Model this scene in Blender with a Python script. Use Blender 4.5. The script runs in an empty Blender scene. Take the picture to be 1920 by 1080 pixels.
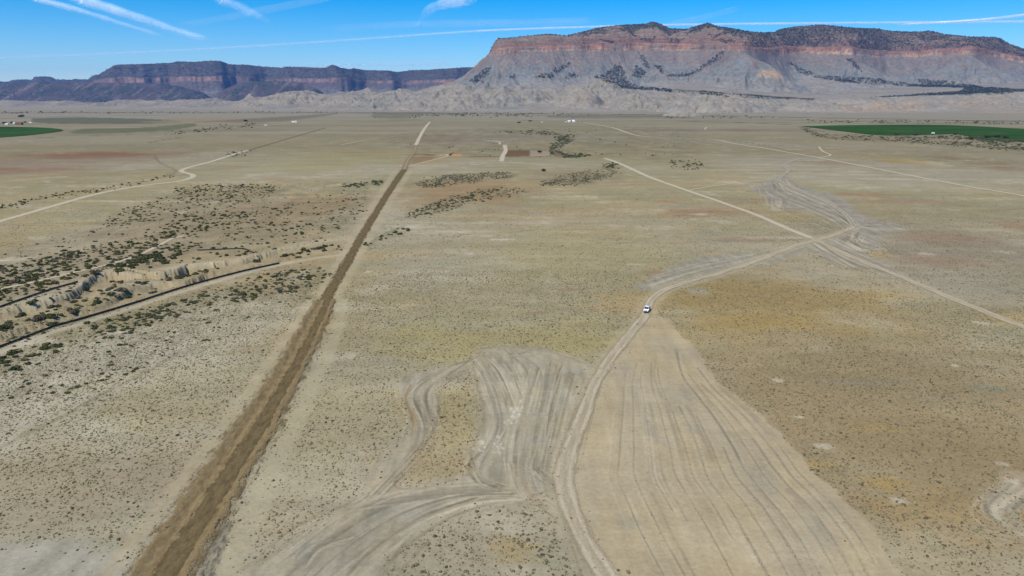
import bpy, bmesh, math, random
import numpy as np
from math import radians, pi, sin, cos, tan, atan2, sqrt

# ------------------------------------------------------------------ camera, sky, sun, exposure
S = bpy.context.scene
random.seed(7)
RNG = np.random.default_rng(11)
FPX, HORIZON, CAMH = 1330.0, 185.0, 80.0
PITCH = math.atan((540 - HORIZON) / FPX)
cam_d = bpy.data.cameras.new("camera")
cam = bpy.data.objects.new("camera", cam_d)
S.collection.objects.link(cam)
cam_d.sensor_width = 36.0
cam_d.lens = FPX / 1920 * 36
cam_d.clip_start = 1.0
cam_d.clip_end = 900000.0
cam.location = (0, 0, CAMH)
cam.rotation_euler = (pi / 2 - PITCH, 0, 0)
S.camera = cam

SUN_EL = radians(54)
SUN_AZ = (-0.60, -0.80)                     # horizontal direction towards the sun
world = bpy.data.worlds.new("World")
S.world = world
world.use_nodes = True
wn, wl = world.node_tree.nodes, world.node_tree.links
bg = wn["Background"]
sky = wn.new("ShaderNodeTexSky")
sky.sky_type = 'NISHITA'
sky.sun_disc = False
sky.sun_elevation = SUN_EL
sky.sun_rotation = atan2(SUN_AZ[0], SUN_AZ[1])
sky.altitude = 1500
sky.air_density = 1.0
sky.dust_density = 0.0
sky.ozone_density = 6.0
hs = wn.new("ShaderNodeHueSaturation")
hs.inputs['Saturation'].default_value = 1.55
wl.new(sky.outputs[0], hs.inputs['Color'])
wl.new(hs.outputs[0], bg.inputs[0])
bg.inputs[1].default_value = 0.128

sun_d = bpy.data.lights.new("sun", 'SUN')
sun_d.energy = 4.6
sun_d.angle = radians(0.53)
sun_d.color = (1.0, 0.92, 0.78)
sun = bpy.data.objects.new("sun", sun_d)
S.collection.objects.link(sun)
_n = sqrt(SUN_AZ[0] ** 2 + SUN_AZ[1] ** 2)
sun.rotation_euler = (pi / 2 - SUN_EL, 0, atan2(SUN_AZ[1], SUN_AZ[0]) + pi / 2)
sun.location = (0, 0, 3000)
S.view_settings.view_transform = 'Standard'
S.view_settings.look = 'None'
S.view_settings.exposure = 0.2
S.view_settings.gamma = 1.0

# ------------------------------------------------------------------ numpy noise
_ga = RNG.random(256) * 2 * pi
_gx, _gy = np.cos(_ga).astype(np.float32), np.sin(_ga).astype(np.float32)

def _h(ix, iy, seed):
    v = (ix.astype(np.uint32) * np.uint32(374761393) + iy.astype(np.uint32) * np.uint32(668265263)
         + np.uint32((seed * 2246822519) & 0xffffffff))
    v = (v ^ (v >> np.uint32(13))) * np.uint32(1274126177)
    return ((v ^ (v >> np.uint32(16))) & np.uint32(255)).astype(np.int32)

def noise(x, y, seed=0):
    x = np.asarray(x, np.float64) + 5000.5
    y = np.asarray(y, np.float64) + 5000.5
    fx, fy = np.floor(x), np.floor(y)
    ix, iy = fx.astype(np.int64), fy.astype(np.int64)
    u, v = (x - fx).astype(np.float32), (y - fy).astype(np.float32)
    su, sv = u * u * u * (u * (u * 6 - 15) + 10), v * v * v * (v * (v * 6 - 15) + 10)
    def g(a, b, du, dv):
        k = _h(a, b, seed)
        return _gx[k] * du + _gy[k] * dv
    n00, n10 = g(ix, iy, u, v), g(ix + 1, iy, u - 1, v)
    n01, n11 = g(ix, iy + 1, u, v - 1), g(ix + 1, iy + 1, u - 1, v - 1)
    a = n00 + (n10 - n00) * su
    b = n01 + (n11 - n01) * su
    return (a + (b - a) * sv) * 1.5

def fbm(x, y, octv=4, seed=0, gain=0.5):
    r, a, t = 0.0, 1.0, 0.0
    for i in range(octv):
        r = r + a * noise(np.asarray(x) * 2.03 ** i, np.asarray(y) * 2.03 ** i, seed + i * 17)
        t += a
        a *= gain
    return r / t

def ridged(x, y, octv=3, seed=0, gain=0.5):
    r, a, t = 0.0, 1.0, 0.0
    for i in range(octv):
        r = r + a * (1 - np.minimum(1, 1.7 * np.abs(noise(np.asarray(x) * 2.07 ** i, np.asarray(y) * 2.07 ** i, seed + i * 13))))
        t += a
        a *= gain
    return r / t

def sst(a, b, x):
    t = np.clip((x - a) / (b - a), 0, 1)
    return t * t * (3 - 2 * t)

def lerp(a, b, t):
    return a + (b - a) * t

def mixc(C, col, m):
    return C + (np.asarray(col, np.float32) - C) * m[:, None]

# ------------------------------------------------------------------ measuring: photo direction -> point on the ground
def ray(px, py):
    px, py = np.asarray(px, float), np.asarray(py, float)
    u, v = px - 960, 540 - py
    return u, FPX * cos(PITCH) + v * sin(PITCH), v * cos(PITCH) - FPX * sin(PITCH)

def zat(px, py, Y):                              # height of the sight line at forward distance Y
    u, f, w = ray(px, py)
    return CAMH + w / f * Y

def P0(px, py, z=0.0):
    u, f, w = ray(px, py)
    t = (z - CAMH) / w
    return u * t, f * t

# wash running along the left: coordinates u along it, v across it (positive away from the camera)
_A, _B = np.array(P0(0, 600)), np.array(P0(637, 449))
_e = (_B - _A) / np.linalg.norm(_B - _A)
_nv = np.array((-_e[1], _e[0]))
WLEN = float(np.linalg.norm(_B - _A))

def wash_uv(x, y):
    dx, dy = x - _A[0], y - _A[1]
    return dx * _e[0] + dy * _e[1], dx * _nv[0] + dy * _nv[1]

def _edge(pts):
    p = np.array(pts, float)
    x, y = P0(p[:, 0], p[:, 1])
    u, v = wash_uv(x, y)
    o = np.argsort(u)
    return u[o], v[o]

E1 = _edge([(0, 584), (30, 577), (62, 570), (95, 563), (118, 554), (140, 543), (160, 528), (182, 517), (214, 511), (231, 504),
            (253, 508), (279, 517), (292, 513), (324, 505), (345, 497), (400, 495), (450, 487), (480, 481), (520, 470),
            (567, 459), (612, 451), (637, 448)])
E2 = _edge([(0, 624), (20, 618), (60, 606), (110, 590), (150, 582), (190, 566), (235, 545), (290, 530), (345, 525), (380, 509), (410, 504), (470, 497),
            (520, 486), (560, 475), (600, 467), (637, 462)])
E3 = _edge([(0, 646), (60, 626), (110, 608), (175, 590), (240, 570), (300, 552), (350, 536), (420, 518), (500, 497), (560, 485), (637, 471)])

def wash(x, y):
    u, v = wash_uv(x, y)
    inside = sst(-140, -90, u) * (1 - sst(WLEN - 75, WLEN - 3, u)) * (0.8 + 0.35 * noise(u / 33.0, u * 0 + 1, 16))
    jag = 1.6 * noise(x / 27.0, y / 27.0, 5) + 0.4 * fbm(x / 10.0 + noise(x / 21.0, y / 21.0, 12), y / 10.0, 2, 13) + 0.28 * noise(x / 4.4, y / 4.4, 6) + 0.2 * noise(x / 1.4, y / 1.4, 7)
    slump = 1.0 + 4.2 * sst(-0.05, 0.4, noise(x / 15.0 + 9, y / 15.0, 14))
    v1, v2, v3 = (np.interp(u, e[0], e[1]) for e in (E1, E2, E3))
    d1 = v1 - v + 2.2 * jag                       # >0 : camera side of the far bank
    d2 = v2 - v + 1.6 * jag
    d3 = v3 - v
    gul = ridged(u / 9.0, v / 30.0, 2, 31)
    far = (4.1 + 1.2 * noise(u / 40.0, u * 0 + 5, 15)) * np.clip(0.5 * sst(0, 1.0, d1) + 0.5 * sst(0, 1.0 + slump, d1), 0, 1)
    span = np.maximum(v1 - v2, 2.0)
    q = np.clip(d1 / span, 0, 1.0)
    bench = 3.6 * sst(0.42, 0.6, q + 0.22 * fbm(x / 12.0, y / 12.0, 2, 71)) * sst(5, 12, span)
    cliff2 = 2.7 * sst(0, 0.6 + 0.6 * slump, d2)
    back = np.clip(d2 / np.maximum(v2 - v3, 1.5), 0, 1)
    depth = far - bench * (1 - 0.0 * q) + cliff2 * (far > 1) * sst(5, 12, span)
    depth = depth * (1 - sst(0.4, 1.0, back))
    depth = depth * (1 - sst(0, 1.0, -d3 * 0 + (d3 > 0)))
    depth += 0.35 * (gul - 0.5) * sst(0.5, 4, depth)
    return -np.maximum(depth, 0) * inside

def gz(x, y):
    x, y = np.asarray(x, float), np.asarray(y, float)
    r = np.hypot(x, y)
    z = 0.7 * noise(x / 320.0, y / 320.0, 3) * sst(40, 200, r) + 0.28 * noise(x / 75.0, y / 75.0, 4) * (1 - sst(300, 700, r))
    return z + wash(x, y)

def P(px, py, flat=False):
    x, y = P0(px, py)
    for _ in range(3):
        zz = gz(x, y)
        if not flat:
            zz = np.maximum(zz, -1.0)
        x, y = P0(px, py, zz)
    return x, y

def smooth_px(pts, n=6):
    p = np.array(pts, float)
    if len(p) < 3:
        t = np.linspace(0, 1, n * 2)[:, None]
        return p[0] + (p[-1] - p[0]) * t
    q = np.vstack([2 * p[0] - p[1], p, 2 * p[-1] - p[-2]])
    out = []
    for i in range(1, len(q) - 2):
        for t in np.linspace(0, 1, n, endpoint=False):
            a, b, c, d = q[i - 1], q[i], q[i + 1], q[i + 2]
            out.append(0.5 * ((2 * b) + (-a + c) * t + (2 * a - 5 * b + 4 * c - d) * t * t + (-a + 3 * b - 3 * c + d) * t ** 3))
    out.append(q[-2])
    return np.array(out)

def line_w(pts, n=5):
    p = smooth_px(pts, n)
    x, y = P(p[:, 0], p[:, 1])
    return np.stack([x, y], 1)

# ------------------------------------------------------------------ object helpers
def link(name, me, parent=None):
    o = bpy.data.objects.new(name, me)
    S.collection.objects.link(o)
    if parent is not None:
        o.parent = parent
    return o

def tag(o, label=None, cat=None, group=None, kind=None):
    if label: o['label'] = label
    if cat: o['category'] = cat
    if group: o['group'] = group
    if kind: o['kind'] = kind
    return o

def mesh_np(name, V, F, mat, smooth=True, attrs=None):
    """V (n,3), F (m,k) with k = 3 or 4"""
    V = np.asarray(V, np.float32)
    F = np.asarray(F, np.int32)
    me = bpy.data.meshes.new(name)
    k = F.shape[1]
    me.vertices.add(len(V))
    me.vertices.foreach_set('co', V.ravel())
    me.loops.add(F.size)
    me.loops.foreach_set('vertex_index', F.ravel())
    me.polygons.add(len(F))
    me.polygons.foreach_set('loop_start', np.arange(0, F.size, k, dtype=np.int32))
    me.polygons.foreach_set('use_smooth', np.full(len(F), smooth))
    for an, (typ, arr) in (attrs or {}).items():
        a = me.attributes.new(an, typ, 'POINT')
        arr = np.asarray(arr, np.float32)
        if typ == 'FLOAT_COLOR':
            if arr.shape[1] == 3:
                arr = np.hstack([arr, np.ones((len(arr), 1), np.float32)])
            a.data.foreach_set('color', arr.ravel())
        else:
            a.data.foreach_set('value', arr.ravel())
    me.update(calc_edges=True)
    me.validate()
    if mat: me.materials.append(mat)
    return me

def grid_faces(R, C, wrap=False):
    i = np.arange(R - 1)[:, None] * C
    j = np.arange(C if wrap else C - 1)[None, :]
    j2 = (j + 1) % C
    return np.stack([i + j, i + j2, i + C + j2, i + C + j], -1).reshape(-1, 4)

# ------------------------------------------------------------------ materials
def mat_nodes(name):
    m = bpy.data.materials.new(name)
    m.use_nodes = True
    nt = m.node_tree
    b = nt.nodes['Principled BSDF']
    b.inputs['Roughness'].default_value = 0.95
    b.inputs['Specular IOR Level'].default_value = 0.0
    return m, nt, b

def nd(nt, typ, **kw):
    n = nt.nodes.new(typ)
    for k, v in kw.items():
        setattr(n, k, v)
    return n

def math_n(nt, op, a, b=None, c=None, clamp=False):
    n = nd(nt, 'ShaderNodeMath', operation=op, use_clamp=clamp)
    for i, v in enumerate((a, b, c)):
        if v is None: continue
        if isinstance(v, (int, float)): n.inputs[i].default_value = v
        else: nt.links.new(v, n.inputs[i])
    return n.outputs[0]

def noise_n(nt, scale, detail=3.0, vec=None, rough=0.55):
    n = nd(nt, 'ShaderNodeTexNoise')
    n.inputs['Scale'].default_value = scale
    n.inputs['Detail'].default_value = detail
    n.inputs['Roughness'].default_value = rough
    if vec is not None: nt.links.new(vec, n.inputs['Vector'])
    return n.outputs['Fac']

def scale_col(nt, col, fac):
    m = nd(nt, 'ShaderNodeVectorMath', operation='SCALE')
    nt.links.new(col, m.inputs[0])
    nt.links.new(fac, m.inputs['Scale'])
    return m.outputs[0]

def mix_col(nt, fac, a, b):
    m = nd(nt, 'ShaderNodeMix', data_type='RGBA')
    for s, v in ((m.inputs['Factor'], fac), (m.inputs[6], a), (m.inputs[7], b)):
        if isinstance(v, (int, float)): s.default_value = v
        elif isinstance(v, tuple): s.default_value = (*v, 1)
        else: nt.links.new(v, s)
    return m.outputs[2]

def attr_n(nt, name):
    return nd(nt, 'ShaderNodeAttribute', attribute_name=name)

def ground_material():
    m, nt, b = mat_nodes('desert_soil')
    co = nd(nt, 'ShaderNodeTexCoord').outputs['Object']
    col = attr_n(nt, 'soil').outputs['Color']
    n1 = noise_n(nt, 0.9, 5, co, 0.65)
    n2 = noise_n(nt, 0.13, 4, co, 0.6)
    n3 = noise_n(nt, 5.0, 3, co, 0.7)
    f = math_n(nt, 'ADD', math_n(nt, 'MULTIPLY_ADD', n1, 0.55, 0.53),
               math_n(nt, 'ADD', math_n(nt, 'MULTIPLY_ADD', n2, 0.3, -0.15), math_n(nt, 'MULTIPLY_ADD', n3, 0.36, 0.02)))
    mp = nd(nt, 'ShaderNodeMapping')
    mp.inputs['Scale'].default_value = (0.3, 1.0, 1.0)
    nt.links.new(co, mp.inputs['Vector'])
    n4 = noise_n(nt, 0.05, 5, mp.outputs[0], 0.7)
    f = math_n(nt, 'MULTIPLY', f, math_n(nt, 'MULTIPLY_ADD', n4, 0.7, 0.65))
    c1 = scale_col(nt, col, f)
    # scattered low plants between the modelled tufts, thinning out on bare soil
    vor = nd(nt, 'ShaderNodeTexVoronoi', feature='F1')
    vor.inputs['Scale'].default_value = 0.62
    nt.links.new(co, vor.inputs['Vector'])
    rnd = nd(nt, 'ShaderNodeSeparateColor')
    nt.links.new(vor.outputs['Color'], rnd.inputs[0])
    veg = attr_n(nt, 'veg').outputs['Fac']
    rad = math_n(nt, 'MULTIPLY', veg, math_n(nt, 'MULTIPLY_ADD', rnd.outputs[0], 0.34, 0.06))
    dot = math_n(nt, 'MULTIPLY', math_n(nt, 'SUBTRACT', rad, vor.outputs['Distance']), 12.0, clamp=True)
    dot = math_n(nt, 'MULTIPLY', dot, 0.75)
    c2 = mix_col(nt, dot, c1, (0.165, 0.142, 0.092))
    nt.links.new(c2, b.inputs['Base Color'])
    bp = nd(nt, 'ShaderNodeBump')
    bp.inputs['Strength'].default_value = 0.5
    bp.inputs['Distance'].default_value = 0.25
    nt.links.new(n1, bp.inputs['Height'])
    nt.links.new(bp.outputs[0], b.inputs['Normal'])
    return m

def rock_material(name, sc, beds=False):
    m, nt, b = mat_nodes(name)
    co = nd(nt, 'ShaderNodeTexCoord').outputs['Object']
    col = attr_n(nt, 'soil').outputs['Color']
    n1 = noise_n(nt, sc, 6, co, 0.65)
    n2 = noise_n(nt, sc * 0.2, 4, co, 0.6)
    f = math_n(nt, 'ADD', math_n(nt, 'MULTIPLY_ADD', n1, 1.3, 0.2), math_n(nt, 'MULTIPLY_ADD', n2, 0.6, -0.15))
    if beds:                                        # level bedding and upright cracks where bare rock stands
        def stretched(v, s2):
            mp = nd(nt, 'ShaderNodeMapping'); mp.inputs['Scale'].default_value = v
            nt.links.new(co, mp.inputs['Vector'])
            return noise_n(nt, s2, 4, mp.outputs[0], 0.7)
        st = stretched((0.05, 0.05, 1.0), 0.07)
        ck = stretched((1.0, 1.0, 0.10), 0.035)
        amt = attr_n(nt, 'beds').outputs['Fac']
        g1 = math_n(nt, 'ADD', math_n(nt, 'MULTIPLY_ADD', st, 2.2, -1.1), math_n(nt, 'MULTIPLY_ADD', ck, 1.2, -0.6))
        f = math_n(nt, 'MULTIPLY', f, math_n(nt, 'MULTIPLY_ADD', g1, amt, 1.0))
    nt.links.new(scale_col(nt, col, f), b.inputs['Base Color'])
    bp = nd(nt, 'ShaderNodeBump')
    bp.inputs['Strength'].default_value = 0.6
    bp.inputs['Distance'].default_value = 0.25 / sc
    nt.links.new(n1, bp.inputs['Height'])
    nt.links.new(bp.outputs[0], b.inputs['Normal'])
    return m

def vc_material(name, var=0.4, sc=4.0, trans=0.0):
    m, nt, b = mat_nodes(name)
    co = nd(nt, 'ShaderNodeTexCoord').outputs['Object']
    col = attr_n(nt, 'soil').outputs['Color']
    n1 = noise_n(nt, sc, 3, co)
    nt.links.new(scale_col(nt, col, math_n(nt, 'MULTIPLY_ADD', n1, var * 2, 1 - var)), b.inputs['Base Color'])
    return m

def plain(name, col, rough=0.6, spec=0.4, metal=0.0, var=0.12, sc=3.0):
    m, nt, b = mat_nodes(name)
    b.inputs['Roughness'].default_value = rough
    b.inputs['Specular IOR Level'].default_value = spec
    b.inputs['Metallic'].default_value = metal
    co = nd(nt, 'ShaderNodeTexCoord').outputs['Object']
    n1 = noise_n(nt, sc, 4, co)
    rgb = nd(nt, 'ShaderNodeRGB')
    rgb.outputs[0].default_value = (*col, 1)
    nt.links.new(scale_col(nt, rgb.outputs[0], math_n(nt, 'MULTIPLY_ADD', n1, var * 2, 1 - var)), b.inputs['Base Color'])
    return m

def road_material(name, ca, cb, opacity=0.95, rut=0.5, stretch=0.14, fray=1.5):
    """graded dirt: colour ca in the wheel ruts, cb between; frayed dusty edges"""
    ca, cb = (tuple(v * k for v, k in zip(c, (0.985, 0.98, 0.90))) for c in (ca, cb))
    m, nt, b = mat_nodes(name)
    co = nd(nt, 'ShaderNodeTexCoord').outputs['Object']
    t = attr_n(nt, 'across').outputs['Fac']            # -1 .. 1
    at = math_n(nt, 'ABSOLUTE', t)
    cv = nd(nt, 'ShaderNodeCombineXYZ')
    nt.links.new(attr_n(nt, 'side').outputs['Fac'], cv.inputs[0])
    nt.links.new(math_n(nt, 'MULTIPLY', attr_n(nt, 'along').outputs['Fac'], stretch), cv.inputs[1])
    n1 = noise_n(nt, 0.75, 6, cv.outputs[0], 0.68)
    n2 = noise_n(nt, 1.6, 4, co, 0.65)
    d = math_n(nt, 'ABSOLUTE', math_n(nt, 'SUBTRACT', at, 0.42))
    r = math_n(nt, 'SUBTRACT', 1.0, math_n(nt, 'MULTIPLY', d, 4.0), clamp=True)
    fac = math_n(nt, 'ADD', math_n(nt, 'MULTIPLY', r, rut), math_n(nt, 'MULTIPLY_ADD', n1, 3.2, -1.35), clamp=True)
    c = mix_col(nt, fac, cb, ca)
    c = scale_col(nt, c, math_n(nt, 'MULTIPLY_ADD', n2, 0.7, 0.65))
    nt.links.new(c, b.inputs['Base Color'])
    ed = math_n(nt, 'ADD', math_n(nt, 'SUBTRACT', 1.0, at), math_n(nt, 'MULTIPLY_ADD', n1, fray, -0.5 * fray - 0.1))
    n5 = noise_n(nt, 5.0, 3, co, 0.75)          # grains of dust: the edge breaks up instead of turning see-through
    ed = math_n(nt, 'ADD', ed, math_n(nt, 'MULTIPLY_ADD', n5, 1.6, -0.8))
    al = math_n(nt, 'MULTIPLY', math_n(nt, 'SUBTRACT', ed, 0.12), 40.0, clamp=True)
    nt.links.new(al, b.inputs['Alpha'])
    return m

M_GROUND = ground_material()

# ------------------------------------------------------------------ traced lines (photo pixels)
MAIN_ROAD = [(1165, 1130), (1140, 1080), (1110, 1035), (1080, 980), (1063, 930), (1058, 890), (1070, 840), (1093, 775), (1110, 730), (1130, 692),
             (1160, 652), (1190, 616), (1209, 590), (1220, 565), (1248, 543), (1300, 526), (1370, 506), (1430, 485), (1490, 462), (1540, 448), (1585, 433), (1602, 424)]
PAD_ROAD = [(1602, 424), (1585, 402), (1545, 378), (1500, 358), (1470, 345), (1461, 335), (1478, 320), (1470, 309), (1495, 299), (1525, 295)]
RIGHT_ROAD = [(1520, 446), (1600, 483), (1680, 515), (1760, 549), (1850, 586), (1930, 617), (2100, 690)]
CROSS_ROAD = [(1133, 297), (1160, 306), (1220, 333), (1290, 358), (1340, 375), (1420, 404), (1480, 430), (1520, 446)]
FAR_ROAD = [(1095, 230), (1150, 240), (1200, 255), (1290, 260), (1340, 262), (1380, 270), (1450, 281), (1530, 295), (1620, 312), (1700, 328), (1800, 347), (1940, 371), (2200, 420)]
LEFT_ROAD = [(-160, 455), (-60, 432), (0, 415), (60, 398), (140, 375), (200, 360), (270, 348), (330, 341), (358, 334), (361, 328), (341, 319), (400, 302), (450, 286), (466, 282)]
TRENCH = [(466, 282), (540, 260), (610, 240)]
STRIP_NEAR = [(270, 1160), (303, 1080), (352, 1000), (402, 920), (447, 850), (500, 765), (552, 678), (590, 605), (611, 562)]
STRIP_FAR = [(611, 562), (640, 510), (680, 440), (719, 376), (745, 336), (758, 318)]
STRIP_BEND = [(758, 318), (765, 300), (777, 285), (780, 272)]
STRIP_PALE = [(780, 272), (788, 255), (797, 240), (806, 229)]
SMALL_TRACKS = [([(1290, 357), (1350, 347), (1430, 338), (1460, 336)], 3.0), ([(1545, 277), (1580, 276), (1625, 273)], 5.0), ([(1535, 275), (1543, 284), (1557, 291), (1535, 296)], 4.0),
                ([(1322, 243), (1324, 239), (1334, 237)], 5.0), ([(946, 272), (948, 282), (943, 292), (940, 303)], 9.0), ([(880, 310), (920, 306), (960, 306), (1010, 308), (1060, 311)], 5.0),
                ([(760, 313), (800, 303), (838, 293), (830, 289), (790, 288)], 4.0), ([(0, 542), (60, 530), (130, 513), (200, 497), (260, 478), (300, 459), (322, 448), (345, 442)], 3.2),
                ([(640, 272), (690, 262), (740, 256)], 4.0), ([(905, 262), (935, 266), (936, 271)], 6.0), ([(500, 236), (540, 232), (590, 228)], 6.0)]

FAN = [(1225, 590), (1255, 600), (1272, 622), (1310, 660), (1340, 710), (1430, 780), (1490, 840), (1530, 890), (1600, 950), (1650, 1010), (1690, 1080), (1720, 1140),
       (1150, 1140), (1130, 1080), (1080, 990), (1060, 900), (1090, 795), (1125, 705), (1190, 620)]
LOOP = [(750, 715), (770, 702), (830, 686), (875, 676), (890, 657), (960, 647), (1030, 655), (1090, 672), (1118, 690), (1095, 760), (1068, 840), (1060, 900), (1000, 930), (985, 940), (870, 952),
        (775, 1000), (715, 1080), (680, 1140), (400, 1140), (430, 1080), (520, 1035), (600, 985), (660, 935), (680, 905), (715, 860), (755, 815), (768, 785), (752, 750)]
ISLE = [(815, 735), (850, 700), (885, 690), (893, 725), (906, 780), (882, 850), (885, 885), (800, 912), (738, 912), (775, 862), (812, 805), (822, 765)]
LOW_ISLE = [(890, 962), (980, 944), (1030, 965), (1070, 1020), (1088, 1080), (1100, 1140), (700, 1140), (742, 1080), (800, 1015)]
PADS = [[(1195, 530), (1280, 492), (1370, 477), (1450, 471), (1500, 456), (1545, 443), (1556, 456), (1440, 492), (1370, 512), (1260, 545), (1212, 547)],
        [(1395, 350), (1450, 337), (1470, 330), (1500, 348), (1560, 365), (1600, 385), (1612, 402), (1660, 416), (1705, 430), (1660, 440), (1640, 470), (1605, 462), (1560, 452), (1590, 430), (1560, 415), (1530, 398), (1450, 388), (1435, 370)],
        [(1495, 452), (1585, 452), (1650, 492), (1710, 525), (1620, 505), (1550, 486)],
        [(1842, 935), (1875, 903), (1930, 893), (2000, 900), (2000, 935), (1930, 925), (1897, 940), (1886, 960), (1900, 985), (1935, 1000), (1935, 1020), (1870, 988), (1850, 958)],
        [(-200, 1040), (0, 1028), (100, 1008), (165, 1008), (215, 1045), (190, 1140), (-200, 1140)]]
GREEN_R = [(1503, 237), (1600, 235), (1780, 235), (1920, 242), (2100, 250), (2100, 266), (1920, 266), (1850, 262), (1810, 252), (1700, 254), (1640, 253), (1560, 244)]
GREEN_L = [(-200, 236), (0, 238), (60, 239), (100, 241), (118, 245), (80, 251), (0, 258), (-200, 268)]
GREEN_L2 = [(130, 247), (160, 241), (230, 240), (300, 237), (365, 231), (352, 240), (250, 248), (140, 250)]

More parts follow.
